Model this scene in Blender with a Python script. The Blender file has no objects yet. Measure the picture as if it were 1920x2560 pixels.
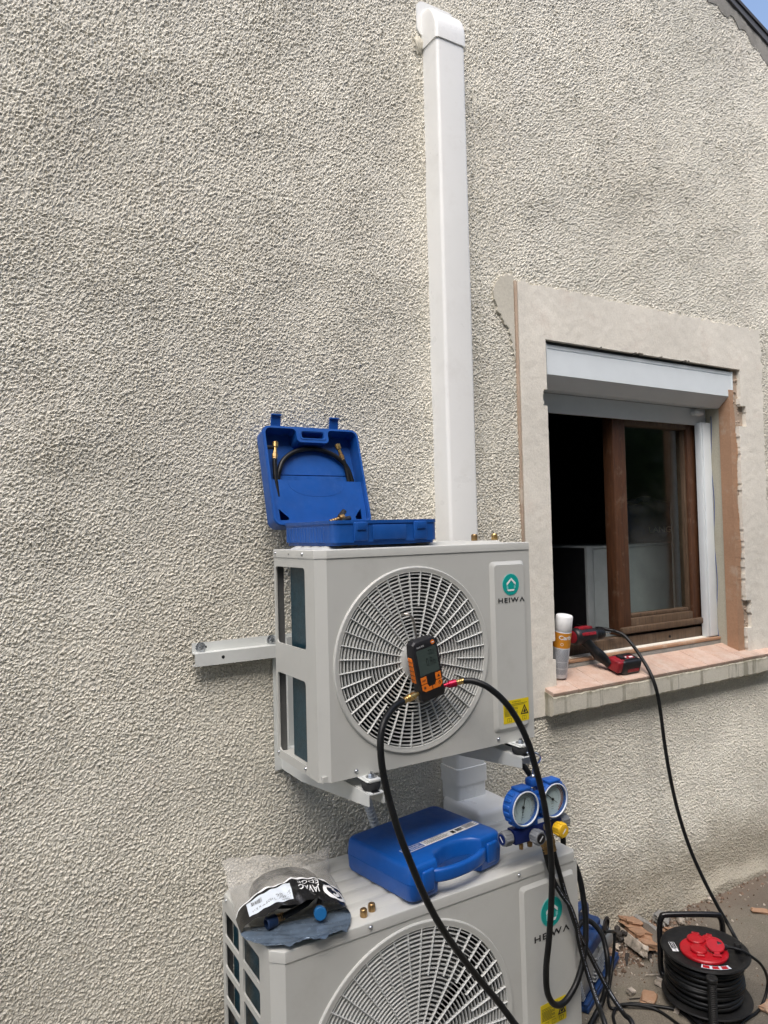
import bpy, bmesh, math, random
import numpy as np
from mathutils import Vector, Matrix, Euler

random.seed(7)
sc = bpy.context.scene
col = sc.collection
rad = math.radians

# ------------------------------------------------------------------ camera
cam_data = bpy.data.cameras.new("camera")
cam = bpy.data.objects.new("camera", cam_data)
col.objects.link(cam)
YAW, PITCH, ROLL = 0.5434, 0.0273, -0.0258
fw = Vector((math.sin(YAW) * math.cos(PITCH), math.cos(YAW) * math.cos(PITCH), math.sin(PITCH)))
rt = Vector((math.cos(YAW), -math.sin(YAW), 0.0))
up = rt.cross(fw)
rt2 = rt * math.cos(ROLL) + up * math.sin(ROLL)
up2 = up * math.cos(ROLL) - rt * math.sin(ROLL)
mw = Matrix.Identity(4)
for i in range(3):
    mw[i][0], mw[i][1], mw[i][2] = rt2[i], up2[i], -fw[i]
mw[0][3], mw[1][3], mw[2][3] = -0.709, -1.934, 1.5425
cam.matrix_world = mw
cam_data.sensor_fit = 'VERTICAL'
cam_data.sensor_height = 24.0
cam_data.lens = 1799.0 / 2560.0 * 24.0
cam_data.clip_start = 0.02
cam_data.clip_end = 600.0
sc.camera = cam

# ------------------------------------------------------------------ sky, sun, exposure
SUN_DIR = Vector((-0.36, -0.50, 0.95)).normalized()      # towards the sun behind thin cloud
world = bpy.data.worlds.new("World")
sc.world = world
world.use_nodes = True
wn = world.node_tree
sky = wn.nodes.new('ShaderNodeTexSky')
sky.sky_type = 'NISHITA'
sky.sun_disc = False
sky.sun_elevation = math.asin(SUN_DIR.z)
sky.sun_rotation = math.atan2(SUN_DIR.x, SUN_DIR.y)
sky.altitude = 100
sky.air_density = 1.0
sky.dust_density = 4.0
sky.ozone_density = 1.0
bg = wn.nodes['Background']
bg.inputs['Strength'].default_value = 0.15
wn.links.new(sky.outputs['Color'], bg.inputs['Color'])
sun_data = bpy.data.lights.new("sun", 'SUN')
sun_data.energy = 1.2
sun_data.angle = rad(42)
sun_data.color = (1.0, 0.98, 0.955)
sun = bpy.data.objects.new("sun", sun_data)
col.objects.link(sun)
sun.rotation_euler = (-SUN_DIR).to_track_quat('-Z', 'Y').to_euler()
sc.view_settings.view_transform = 'Standard'
sc.view_settings.look = 'None'
sc.view_settings.gamma = 1.0
sc.view_settings.use_curve_mapping = False
sc.view_settings.exposure = 0.96
sc.render.engine = 'CYCLES'
sc.cycles.max_bounces = 8
sc.cycles.transparent_max_bounces = 12
sc.cycles.use_denoising = True
try:
    sc.cycles.denoiser = 'OPENIMAGEDENOISE'
    sc.cycles.denoising_input_passes = 'RGB_ALBEDO_NORMAL'
    sc.cycles.denoising_prefilter = 'ACCURATE'
except Exception:
    pass


# ------------------------------------------------------------------ materials
def nmat(name):
    m = bpy.data.materials.new(name)
    m.use_nodes = True
    nt = m.node_tree
    return m, nt, nt.nodes['Principled BSDF']


def noise(nt, scale, detail=4, rough=0.6, vec=None):
    if vec is None:
        tc = nt.nodes.new('ShaderNodeTexCoord')
        vec = tc.outputs['Object']
    n = nt.nodes.new('ShaderNodeTexNoise')
    n.inputs['Scale'].default_value = scale
    n.inputs['Detail'].default_value = detail
    n.inputs['Roughness'].default_value = rough
    nt.links.new(vec, n.inputs['Vector'])
    return n.outputs['Fac']


def ramp(nt, fac, stops):
    r = nt.nodes.new('ShaderNodeValToRGB')
    e = r.color_ramp.elements
    while len(e) < len(stops):
        e.new(0.5)
    for i, (p, c) in enumerate(stops):
        e[i].position = p
        e[i].color = (c[0], c[1], c[2], 1) if hasattr(c, '__len__') else (c, c, c, 1)
    nt.links.new(fac, r.inputs['Fac'])
    return r.outputs['Color']


def mixc(nt, fac, a, b, mode='MIX'):
    m = nt.nodes.new('ShaderNodeMix')
    m.data_type = 'RGBA'
    m.blend_type = mode
    for sock, v in ((m.inputs[0], fac), (m.inputs[6], a), (m.inputs[7], b)):
        if hasattr(v, 'links'):
            nt.links.new(v, sock)
        elif hasattr(v, '__len__'):
            sock.default_value = (v[0], v[1], v[2], 1)
        else:
            sock.default_value = v
    return m.outputs[2]


def add_bump(nt, p, fac, strength, dist=0.002):
    b = nt.nodes.new('ShaderNodeBump')
    b.inputs['Strength'].default_value = strength
    b.inputs['Distance'].default_value = dist
    nt.links.new(fac, b.inputs['Height'])
    nt.links.new(b.outputs['Normal'], p.inputs['Normal'])


def mat(name, c, rough=0.5, metal=0.0, var=0.06, scale=9.0, bump=0.0, bscale=300.0, spec=0.5, dirt=None, dirt_amt=0.0):
    m, nt, p = nmat(name)
    f = noise(nt, scale)
    lo = [max(0, x * (1 - var * 2)) for x in c]
    hi = [min(1, x * (1 + var * 2)) for x in c]
    cc = ramp(nt, f, [(0.3, lo), (0.7, hi)])
    if dirt:
        d = ramp(nt, noise(nt, scale * 2.7, 8, 0.7), [(0.52, 0.0), (0.72, dirt_amt)])
        cc = mixc(nt, d, cc, dirt)
    nt.links.new(cc, p.inputs['Base Color'])
    rr = ramp(nt, noise(nt, scale * 3, 5), [(0.3, max(0.02, rough - 0.07)), (0.7, min(1, rough + 0.07))])
    nt.links.new(rr, p.inputs['Roughness'])
    p.inputs['Metallic'].default_value = metal
    p.inputs['Specular IOR Level'].default_value = spec
    if bump:
        add_bump(nt, p, noise(nt, bscale, 3), bump, 0.001)
    return m


def make_roughcast():
    m, nt, p = nmat('roughcast_render')
    tc = nt.nodes.new('ShaderNodeTexCoord')
    v = tc.outputs['Object']
    big = noise(nt, 1.1, 5, 0.6, v)
    c1 = ramp(nt, big, [(0.30, (0.645, 0.615, 0.53)), (0.52, (0.715, 0.69, 0.605)), (0.75, (0.75, 0.728, 0.645))])
    pink = ramp(nt, noise(nt, 2.3, 6, 0.7, v), [(0.55, 0.0), (0.75, 0.30)])
    c2 = mixc(nt, pink, c1, (0.65, 0.59, 0.53))
    patch = ramp(nt, noise(nt, 0.8, 7, 0.72, v), [(0.36, 0.87), (0.60, 1.07)])
    c2 = mixc(nt, 1.0, c2, patch, 'MULTIPLY')
    grain = ramp(nt, noise(nt, 330, 3, 0.7, v), [(0.33, 0.72), (0.58, 1.10)])
    c3 = mixc(nt, 1.0, c2, grain, 'MULTIPLY')
    # rain streaks: stretched vertically
    mp = nt.nodes.new('ShaderNodeMapping')
    mp.inputs['Scale'].default_value = (7, 7, 0.55)
    nt.links.new(v, mp.inputs['Vector'])
    st = ramp(nt, noise(nt, 1.6, 6, 0.65, mp.outputs['Vector']), [(0.50, 0.0), (0.74, 0.16)])
    c4 = mixc(nt, st, c3, (0.40, 0.375, 0.31))
    sep = nt.nodes.new('ShaderNodeSeparateXYZ')
    nt.links.new(v, sep.inputs[0])
    # green-brown splash stains low down, with a ragged upper edge of their own
    add = nt.nodes.new('ShaderNodeMath')
    add.operation = 'MULTIPLY_ADD'
    nt.links.new(noise(nt, 3.0, 7, 0.7, v), add.inputs[0])
    add.inputs[1].default_value = -0.36
    nt.links.new(sep.outputs['Z'], add.inputs[2])
    lowm = ramp(nt, add.outputs[0], [(0.0, 0.62), (0.14, 0.0)])
    c5 = mixc(nt, lowm, c4, (0.25, 0.215, 0.15))
    nt.links.new(c5, p.inputs['Base Color'])
    p.inputs['Roughness'].default_value = 0.95
    p.inputs['Specular IOR Level'].default_value = 0.15
    vo = nt.nodes.new('ShaderNodeTexVoronoi')
    vo.inputs['Scale'].default_value = 150
    nt.links.new(v, vo.inputs['Vector'])
    mm = nt.nodes.new('ShaderNodeMath')
    mm.operation = 'MULTIPLY_ADD'
    nt.links.new(vo.outputs['Distance'], mm.inputs[0])
    mm.inputs[1].default_value = -0.9
    nt.links.new(noise(nt, 420, 4, 0.7, v), mm.inputs[2])
    add_bump(nt, p, mm.outputs[0], 0.8, 0.0032)
    return m


def make_stucco(name, c, stain, amt=0.35, bump=0.6):
    m, nt, p = nmat(name)
    f = noise(nt, 3.2, 6, 0.65)
    cc = ramp(nt, f, [(0.3, [x * 0.86 for x in c]), (0.7, [min(1, x * 1.08) for x in c])])
    d = ramp(nt, noise(nt, 6.5, 8, 0.72), [(0.54, 0.0), (0.70, amt)])
    cc = mixc(nt, d, cc, stain)
    gr = ramp(nt, noise(nt, 140, 4), [(0.3, 0.90), (0.7, 1.06)])
    cc = mixc(nt, 1.0, cc, gr, 'MULTIPLY')
    nt.links.new(cc, p.inputs['Base Color'])
    p.inputs['Roughness'].default_value = 0.93
    p.inputs['Specular IOR Level'].default_value = 0.2
    add_bump(nt, p, noise(nt, 130, 8, 0.75), bump, 0.0022)
    return m


def make_ground():
    m, nt, p = nmat('dirty_concrete')
    tc = nt.nodes.new('ShaderNodeTexCoord')
    v = tc.outputs['Object']
    c = ramp(nt, noise(nt, 2.2, 8, 0.68, v), [(0.30, (0.115, 0.100, 0.078)), (0.52, (0.185, 0.163, 0.127)), (0.75, (0.24, 0.212, 0.165))])
    sp = ramp(nt, noise(nt, 190, 4, 0.7, v), [(0.32, 0.62), (0.62, 1.15)])
    c = mixc(nt, 1.0, c, sp, 'MULTIPLY')
    green = ramp(nt, noise(nt, 4.5, 6, 0.7, v), [(0.54, 0.0), (0.72, 0.5)])
    c = mixc(nt, green, c, (0.095, 0.092, 0.060))
    sep = nt.nodes.new('ShaderNodeSeparateXYZ')
    nt.links.new(v, sep.inputs[0])
    ad = nt.nodes.new('ShaderNodeMath')
    ad.operation = 'MULTIPLY_ADD'
    nt.links.new(noise(nt, 5, 6, 0.7, v), ad.inputs[0])
    ad.inputs[1].default_value = 0.42
    nt.links.new(sep.outputs['Y'], ad.inputs[2])
    dm = ramp(nt, ad.outputs[0], [(0.0, 0.0), (0.22, 0.75)])
    c = mixc(nt, dm, c, (0.17, 0.125, 0.092))       # brick dust and plaster dirt swept along the wall
    nt.links.new(c, p.inputs['Base Color'])
    p.inputs['Roughness'].default_value = 0.93
    add_bump(nt, p, noise(nt, 120, 7, 0.72, v), 0.6, 0.004)
    return m


def make_wood(name, c, c2):
    m, nt, p = nmat(name)
    tc = nt.nodes.new('ShaderNodeTexCoord')
    mp = nt.nodes.new('ShaderNodeMapping')
    mp.inputs['Scale'].default_value = (1, 1, 0.09)
    nt.links.new(tc.outputs['Object'], mp.inputs['Vector'])
    f = noise(nt, 120, 6, 0.65, mp.outputs['Vector'])
    cc = ramp(nt, f, [(0.3, c2), (0.65, c)])
    wear = ramp(nt, noise(nt, 18, 8, 0.7), [(0.56, 0.0), (0.70, 0.45)])
    cc = mixc(nt, wear, cc, (0.20, 0.145, 0.10))
    nt.links.new(cc, p.inputs['Base Color'])
    p.inputs['Roughness'].default_value = 0.55
    add_bump(nt, p, f, 0.3, 0.001)
    return m


def make_glass(name, tint=(0.92, 0.96, 0.95), rough=0.015):
    m, nt, p = nmat(name)
    nt.nodes.remove(p)
    out = nt.nodes['Material Output']
    tr = nt.nodes.new('ShaderNodeBsdfTransparent')
    tr.inputs['Color'].default_value = (*tint, 1)
    gl = nt.nodes.new('ShaderNodeBsdfGlossy')
    gl.inputs['Roughness'].default_value = rough
    lw = nt.nodes.new('ShaderNodeLayerWeight')
    lw.inputs['Blend'].default_value = 0.5
    pw = nt.nodes.new('ShaderNodeMath')
    pw.operation = 'POWER'
    nt.links.new(lw.outputs['Facing'], pw.inputs[0])
    pw.inputs[1].default_value = 5.0
    fr = nt.nodes.new('ShaderNodeMath')
    fr.operation = 'MULTIPLY_ADD'
    nt.links.new(pw.outputs[0], fr.inputs[0])
    fr.inputs[1].default_value = 0.95
    fr.inputs[2].default_value = 0.045
    mx = nt.nodes.new('ShaderNodeMixShader')
    nt.links.new(fr.outputs[0], mx.inputs[0])
    nt.links.new(tr.outputs[0], mx.inputs[1])
    nt.links.new(gl.outputs[0], mx.inputs[2])
    nt.links.new(mx.outputs[0], out.inputs['Surface'])
    return m


def make_film(name, c, alpha, rough=0.28):
    m, nt, p = nmat(name)
    p.inputs['Base Color'].default_value = (*c, 1)
    p.inputs['Roughness'].default_value = rough
    a = ramp(nt, noise(nt, 16, 6, 0.65), [(0.30, alpha * 0.55), (0.68, min(1, alpha * 1.5))])
    nt.links.new(a, p.inputs['Alpha'])
    add_bump(nt, p, noise(nt, 38, 5, 0.6), 0.5, 0.006)
    return m


M = {}
M['roughcast'] = make_roughcast()
M['stucco'] = make_stucco('smooth_surround_render', (0.78, 0.745, 0.66), (0.66, 0.58, 0.50), 0.60, 0.6)
M['cement'] = make_stucco('cement_render', (0.44, 0.42, 0.34), (0.32, 0.305, 0.24), 0.5)
M['mortar'] = make_stucco('old_mortar', (0.30, 0.29, 0.265), (0.14, 0.135, 0.12), 0.6, 0.9)
M['pale_mortar'] = make_stucco('pale_mortar', (0.62, 0.61, 0.50), (0.48, 0.46, 0.36), 0.5)
M['brick'] = make_stucco('terracotta_brick', (0.40, 0.245, 0.155), (0.50, 0.41, 0.32), 0.85)
M['palebrick'] = make_stucco('broken_masonry', (0.42, 0.34, 0.27), (0.25, 0.22, 0.19), 0.7, 0.9)
M['darkrender'] = make_stucco('low_bounce_render', (0.20, 0.205, 0.20), (0.12, 0.125, 0.12), 0.5)  # kept dark so the added house block bounces less light
M['patch'] = make_stucco('thin_cement_patch', (0.63, 0.60, 0.51), (0.55, 0.52, 0.43), 0.5)
M['browned'] = make_stucco('browned_render_edge', (0.44, 0.34, 0.26), (0.60, 0.55, 0.47), 0.8)
M['tile'] = make_stucco('sill_terracotta', (0.54, 0.385, 0.305), (0.40, 0.335, 0.27), 0.75, 0.5)
M['sillfront'] = make_stucco('sill_front_render', (0.60, 0.575, 0.49), (0.28, 0.26, 0.18), 0.55)
def make_sill_front():
    m = make_stucco('sill_front_render', (0.60, 0.575, 0.49), (0.34, 0.32, 0.24), 0.45)
    nt = m.node_tree
    p = nt.nodes['Principled BSDF']
    src = p.inputs['Base Color'].links[0].from_socket
    tc = nt.nodes.new('ShaderNodeTexCoord')
    mp = nt.nodes.new('ShaderNodeMapping')
    mp.inputs['Scale'].default_value = (1, 1, 0.06)
    nt.links.new(tc.outputs['Object'], mp.inputs['Vector'])
    st = ramp(nt, noise(nt, 26, 4, 0.6, mp.outputs['Vector']), [(0.57, 0.0), (0.66, 0.7)])
    c = mixc(nt, st, src, (0.22, 0.21, 0.16))
    sep = nt.nodes.new('ShaderNodeSeparateXYZ')
    nt.links.new(tc.outputs['Object'], sep.inputs[0])
    ma = nt.nodes.new('ShaderNodeMath')
    ma.operation = 'MULTIPLY_ADD'
    nt.links.new(noise(nt, 40, 6, 0.7), ma.inputs[0])
    ma.inputs[1].default_value = 0.05
    nt.links.new(sep.outputs['Z'], ma.inputs[2])
    ed = ramp(nt, ma.outputs[0], [(0.955, 0.0), (0.972, 0.6)])
    c = mixc(nt, ed, c, (0.20, 0.18, 0.11))          # ragged darker band below the tile edge
    nt.links.new(c, p.inputs['Base Color'])
    return m


def make_tile():
    m = make_stucco('sill_terracotta', (0.53, 0.375, 0.295), (0.38, 0.315, 0.255), 0.7, 0.5)
    nt = m.node_tree
    p = nt.nodes['Principled BSDF']
    src = p.inputs['Base Color'].links[0].from_socket
    dust = ramp(nt, noise(nt, 11, 9, 0.75), [(0.45, 0.0), (0.66, 0.75)])
    c = mixc(nt, dust, src, (0.60, 0.50, 0.43))
    oi = nt.nodes.new('ShaderNodeObjectInfo')
    c = mixc(nt, 1.0, c, ramp(nt, oi.outputs['Random'], [(0.0, 0.86), (1.0, 1.08)]), 'MULTIPLY')
    sc1 = ramp(nt, noise(nt, 60, 6, 0.8), [(0.62, 0.0), (0.70, 0.5)])
    c = mixc(nt, sc1, c, (0.30, 0.235, 0.19))
    nt.links.new(c, p.inputs['Base Color'])
    return m


M['tile'] = make_tile()
M['sillfront'] = make_sill_front()
M['ground'] = make_ground()
M['ac'] = mat('ivory_sheet_metal', (0.515, 0.52, 0.49), 0.36, var=0.02, scale=3, dirt=(0.40, 0.395, 0.36), dirt_amt=0.35)
M['grille'] = mat('grey_white_plastic', (0.60, 0.61, 0.59), 0.42, var=0.02)
M['acdark'] = mat('dark_inner_sheet', (0.045, 0.047, 0.048), 0.6)
M['innergrey'] = mat('galvanised_inner_sheet', (0.16, 0.165, 0.165), 0.5, 0.3)
M['blade'] = mat('fan_blade_grey', (0.12, 0.12, 0.12), 0.5)
M['coil'] = mat('blue_coated_fins', (0.008, 0.040, 0.058), 0.38, var=0.15, scale=60, bump=0.5, bscale=500)
M['duct'] = mat('white_pvc', (0.81, 0.815, 0.79), 0.32, var=0.012, scale=4, dirt=(0.66, 0.65, 0.61), dirt_amt=0.35)
M['bracket'] = mat('grey_white_powder_coat', (0.60, 0.62, 0.60), 0.42, var=0.03)
M['zinc'] = mat('zinc_plated_steel', (0.52, 0.54, 0.56), 0.28, 0.95, var=0.15, scale=40)
M['chrome'] = mat('chromed_wire', (0.62, 0.63, 0.64), 0.16, 1.0)
M['brass'] = mat('brass', (0.60, 0.40, 0.15), 0.30, 0.95, var=0.15, scale=60)
M['oldbrass'] = mat('dull_brass', (0.36, 0.23, 0.10), 0.38, 0.85, var=0.2, scale=60)
M['redmetal'] = mat('anodised_red', (0.42, 0.012, 0.05), 0.32, 0.6, var=0.1, scale=60)
M['rubber'] = mat('black_rubber', (0.007, 0.0075, 0.008), 0.40, var=0.2, scale=30, spec=0.3)
M['foot'] = mat('rubber_foot', (0.020, 0.021, 0.022), 0.7)
M['blue'] = mat('blue_case_plastic', (0.008, 0.075, 0.31), 0.38, var=0.06, scale=14, bump=0.12, bscale=650, dirt=(0.05, 0.14, 0.40), dirt_amt=0.25)
M['blue2'] = mat('bright_blue_plastic', (0.003, 0.085, 0.37), 0.36, var=0.05, scale=14, bump=0.10, bscale=650, dirt=(0.04, 0.15, 0.46), dirt_amt=0.22)
M['navy'] = mat('navy_anodised', (0.008, 0.020, 0.12), 0.35, 0.35, var=0.1, scale=30)
M['boot'] = mat('blue_rubber_boot', (0.010, 0.095, 0.40), 0.5, var=0.08, scale=30)
M['knob'] = mat('grey_knob_plastic', (0.17, 0.18, 0.19), 0.5)
M['yellow'] = mat('yellow_knob', (0.68, 0.41, 0.015), 0.45)
M['white'] = mat('white_print', (0.80, 0.81, 0.81), 0.5, var=0.02)
M['dial'] = mat('dial_white', (0.72, 0.76, 0.79), 0.4, var=0.02)
M['black'] = mat('black_plastic', (0.012, 0.012, 0.014), 0.42, var=0.15, scale=25)
M['ink'] = mat('black_ink', (0.015, 0.015, 0.016), 0.5)
M['teal'] = mat('teal_print', (0.0, 0.33, 0.29), 0.45, var=0.02)
M['tealpale'] = mat('pale_teal_print', (0.20, 0.56, 0.54), 0.45, var=0.02)
M['labely'] = mat('yellow_sticker', (0.72, 0.56, 0.01), 0.4, var=0.02)
M['orange'] = mat('orange_rubber', (0.72, 0.17, 0.012), 0.5, var=0.05)
M['lcd'] = mat('lcd_grey_green', (0.055, 0.075, 0.068), 0.12, var=0.03)
M['lcdink'] = mat('lcd_digits', (0.010, 0.014, 0.013), 0.3)
M['steel'] = mat('brushed_steel', (0.35, 0.33, 0.30), 0.35, 0.9)
M['red'] = mat('red_plastic', (0.42, 0.006, 0.014), 0.4, var=0.06, scale=30)
M['drillred'] = mat('red_tool_housing', (0.24, 0.010, 0.018), 0.45, var=0.15, scale=40)
M['reelblack'] = mat('black_reel_plastic', (0.011, 0.011, 0.011), 0.5, var=0.2, scale=20, dirt=(0.04, 0.037, 0.031), dirt_amt=0.35, spec=0.35)
M['frameblack'] = mat('black_gloss_tube', (0.008, 0.008, 0.009), 0.2)
M['alu'] = mat('aluminium_shutter', (0.72, 0.775, 0.80), 0.36, 0.0, var=0.015)
M['wood'] = make_wood('varnished_window_wood', (0.105, 0.042, 0.017), (0.050, 0.020, 0.009))
M['oldwood'] = make_wood('weathered_window_wood', (0.130, 0.083, 0.050), (0.060, 0.038, 0.024))
M['glass'] = make_glass('window_glass', rough=0.07)
M['gaugeglass'] = make_glass('gauge_lens')
M['film'] = make_film('clear_bag_film', (0.50, 0.49, 0.455), 0.33, 0.15)
M['band'] = mat('black_bag_print', (0.012, 0.012, 0.013), 0.22, var=0.2, scale=30, bump=0.5, bscale=40)
M['flap'] = mat('blue_grey_foil', (0.115, 0.155, 0.205), 0.24, 0.25, var=0.15, scale=22, bump=0.6, bscale=36)
M['bluecap'] = mat('blue_cap', (0.01, 0.10, 0.26), 0.35)
M['navycap'] = mat('dark_blue_fitting', (0.012, 0.03, 0.08), 0.4, 0.3)
M['fridge'] = mat('fridge_silver', (0.40, 0.42, 0.43), 0.4, 0.0)
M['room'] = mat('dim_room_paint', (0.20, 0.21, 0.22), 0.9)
M['roof'] = mat('dark_roof_trim', (0.085, 0.085, 0.092), 0.6, bump=0.3, bscale=60)
M['tank'] = mat('grey_cast_alloy', (0.34, 0.35, 0.35), 0.42, 0.6, var=0.1, scale=40)
M['pumpblue'] = mat('dark_blue_casting', (0.010, 0.040, 0.135), 0.4, var=0.1, scale=30, dirt=(0.10, 0.10, 0.10), dirt_amt=0.3)
M['conduit'] = mat('grey_corrugated_plastic', (0.60, 0.61, 0.60), 0.45)
M['paper'] = mat('white_label_paper', (0.62, 0.68, 0.74), 0.5, var=0.03)
M['foam'] = make_stucco('cream_filler', (0.58, 0.55, 0.46), (0.45, 0.42, 0.33), 0.4)
M['can'] = mat('white_can_print', (0.62, 0.64, 0.67), 0.35, var=0.03)
M['canorange'] = mat('orange_can_print', (0.62, 0.25, 0.02), 0.35, var=0.03)
M['greyink'] = mat('grey_blue_print', (0.22, 0.24, 0.28), 0.5)
M['chip'] = mat('pale_rubble', (0.42, 0.37, 0.31), 0.9, var=0.3, scale=30)
M['dirtchip'] = mat('brown_rubble', (0.20, 0.135, 0.095), 0.95, var=0.35, scale=30)
M['twig'] = mat('dark_scrap', (0.035, 0.030, 0.026), 0.7, var=0.3, scale=30)
M['hedge'] = mat('hedge_leaf', (0.06, 0.11, 0.03), 0.6, var=0.3, scale=9)

# ------------------------------------------------------------------ geometry helpers
ORG = {}


def rrect(x0, x1, y0, y1, r, n=4):
    out = []
    for cx, cy, a in ((x1 - r, y0 + r, -90), (x1 - r, y1 - r, 0), (x0 + r, y1 - r, 90), (x0 + r, y0 + r, 180)):
        for k in range(n + 1):
            t = rad(a + 90 * k / n)
            out.append((cx + r * math.cos(t), cy + r * math.sin(t)))
    return out


def circ(cx, cy, r, n=64, a0=0.0):
    return [(cx + r * math.cos(a0 + 2 * math.pi * k / n), cy + r * math.sin(a0 + 2 * math.pi * k / n)) for k in range(n)]


def spline(pts, sub=8):
    P = [Vector(p) for p in pts]
    P = [P[0] * 2 - P[1]] + P + [P[-1] * 2 - P[-2]]
    out = []
    for i in range(1, len(P) - 2):
        a, b, c, d = P[i - 1], P[i], P[i + 1], P[i + 2]
        for k in range(sub):
            t = k / sub
            out.append(0.5 * ((2 * b) + (c - a) * t + (2 * a - 5 * b + 4 * c - d) * t * t + (3 * b - a - 3 * c + d) * t ** 3))
    out.append(P[-2])
    return out


FR_FRONT = ((1, 0, 0), (0, 0, 1), (0, -1, 0))      # ex, ey, ez: a sheet that faces the yard
FR_LEFT = ((0, -1, 0), (0, 0, 1), (-1, 0, 0))      # faces -x; local u = -y
FR_TOP = ((1, 0, 0), (0, 1, 0), (0, 0, 1))


class MB:
    def __init__(s):
        s.v, s.f = [], []

    def add(s, verts, faces, T=None):
        o = len(s.v)
        for p in verts:
            p = Vector(p)
            s.v.append(T @ p if T is not None else p)
        s.f += [tuple(o + i for i in f) for f in faces]
        return s

    def frombm(s, bm, T=None):
        bm.verts.ensure_lookup_table()
        bm.verts.index_update()
        s.add([v.co.copy() for v in bm.verts], [[v.index for v in f.verts] for f in bm.faces], T)
        bm.free()
        return s

    def box(s, c, d, r=0.0, seg=2, T=None):
        bm = bmesh.new()
        bmesh.ops.create_cube(bm, size=1.0)
        for v in bm.verts:
            v.co = Vector((v.co.x * d[0], v.co.y * d[1], v.co.z * d[2]))
        if r > 0:
            bmesh.ops.bevel(bm, geom=bm.edges[:], offset=min(r, 0.49 * min(d)), segments=seg, profile=0.5, affect='EDGES')
        for v in bm.verts:
            v.co += Vector(c)
        return s.frombm(bm, T)

    def box2(s, x0, x1, y0, y1, z0, z1, r=0.0, seg=2, T=None):
        return s.box(((x0 + x1) / 2, (y0 + y1) / 2, (z0 + z1) / 2), (x1 - x0, y1 - y0, z1 - z0), r, seg, T)

    def plate(s, outer, holes=(), o=(0, 0, 0), fr=FR_FRONT, t=0.002, T=None):
        bm = bmesh.new()
        loops, edges, pts = [], [], []
        for lp in [outer] + list(holes):
            vs = [bm.verts.new((p[0], p[1], 0)) for p in lp]
            loops.append((len(pts), len(lp)))
            pts += lp
            edges += [bm.edges.new((vs[i], vs[(i + 1) % len(vs)])) for i in range(len(vs))]
        bm.verts.index_update()
        bmesh.ops.triangle_fill(bm, use_beauty=True, use_dissolve=False, edges=edges)
        tris = []
        for f in bm.faces:
            q = [v.index for v in f.verts]
            if f.normal.z < 0:
                q.reverse()
            tris.append(q)
        bm.free()
        O = Vector(o)
        ex, ey, ez = [Vector(a) for a in fr]
        n = len(pts)
        V = [O + ex * p[0] + ey * p[1] for p in pts] + [O + ex * p[0] + ey * p[1] - ez * t for p in pts]
        F = list(tris) + [[i + n for i in reversed(q)] for q in tris]
        for st, ln in loops:
            for i in range(ln):
                a, b = st + i, st + (i + 1) % ln
                F.append([a, a + n, b + n, b])
        return s.add(V, F, T)

    def lathe(s, prof, n=24, o=(0, 0, 0), ax=(0, 0, 1), T=None, closed=False):
        q = Vector(ax).normalized()
        R = q.to_track_quat('Z', 'Y').to_matrix()
        O = Vector(o)
        V, F = [], []
        for r, h in prof:
            for k in range(n):
                a = 2 * math.pi * k / n
                V.append(O + R @ Vector((max(r, 1e-5) * math.cos(a), max(r, 1e-5) * math.sin(a), h)))
        m = len(prof)
        for j in range(m if closed else m - 1):
            j2 = (j + 1) % m
            for k in range(n):
                k2 = (k + 1) % n
                F.append((j * n + k, j * n + k2, j2 * n + k2, j2 * n + k))
        if not closed:
            if prof[0][0] > 1e-4:
                F.append(tuple(reversed(range(n))))
            if prof[-1][0] > 1e-4:
                F.append(tuple(range((m - 1) * n, m * n)))
        return s.add(V, F, T)

    def cyl(s, p0, p1, r, n=20, r1=None, bev=0.0, T=None):
        p0, p1 = Vector(p0), Vector(p1)
        L = (p1 - p0).length
        r1 = r if r1 is None else r1
        if bev:
            prof = [(r - bev, 0), (r, bev), (r1, L - bev), (r1 - bev, L)]
        else:
            prof = [(r, 0), (r1, L)]
        return s.lathe(prof, n, p0, p1 - p0, T)

    def tube(s, pts, r, n=10, sub=8, smooth=True, T=None, caps=True):
        P = spline(pts, sub) if smooth else [Vector(p) for p in pts]
        V, F = [], []
        t0 = (P[1] - P[0]).normalized()
        nr = t0.orthogonal().normalized()
        for i, p in enumerate(P):
            t = (P[min(i + 1, len(P) - 1)] - P[max(i - 1, 0)])
            t = t.normalized() if t.length > 1e-9 else t0
            nr = (nr - t * nr.dot(t))
            nr = nr.normalized() if nr.length > 1e-6 else t.orthogonal().normalized()
            b = t.cross(nr)
            rr = r(i, len(P)) if callable(r) else r
            for k in range(n):
                a = 2 * math.pi * k / n
                V.append(p + nr * (rr * math.cos(a)) + b * (rr * math.sin(a)))
        m = len(P)
        for i in range(m - 1):
            for k in range(n):
                k2 = (k + 1) % n
                F.append((i * n + k, i * n + k2, (i + 1) * n + k2, (i + 1) * n + k))
        if caps:
            F.append(tuple(reversed(range(n))))
            F.append(tuple(range((m - 1) * n, m * n)))
        return s.add(V, F, T)

    def band(s, loopA, loopB):
        n = len(loopA)
        return s.add(list(loopA) + list(loopB), [(i, (i + 1) % n, n + (i + 1) % n, n + i) for i in range(n)])

    def build(s, name, m, parent=None, angle=35, kind=None, merge=True):
        org = ORG.get(parent.name, Vector()) if parent is not None else Vector()
        me = bpy.data.meshes.new(name)
        me.from_pydata([tuple(v - org) for v in s.v], [], s.f)
        bm = bmesh.new()
        bm.from_mesh(me)
        if merge:
            bmesh.ops.remove_doubles(bm, verts=bm.verts[:], dist=2e-6)
        bmesh.ops.recalc_face_normals(bm, faces=bm.faces[:])
        bm.to_mesh(me)
        bm.free()
        me.materials.append(M[m] if isinstance(m, str) else m)
        me.polygons.foreach_set('use_smooth', [True] * len(me.polygons))
        me.set_sharp_from_angle(angle=rad(angle))
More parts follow.
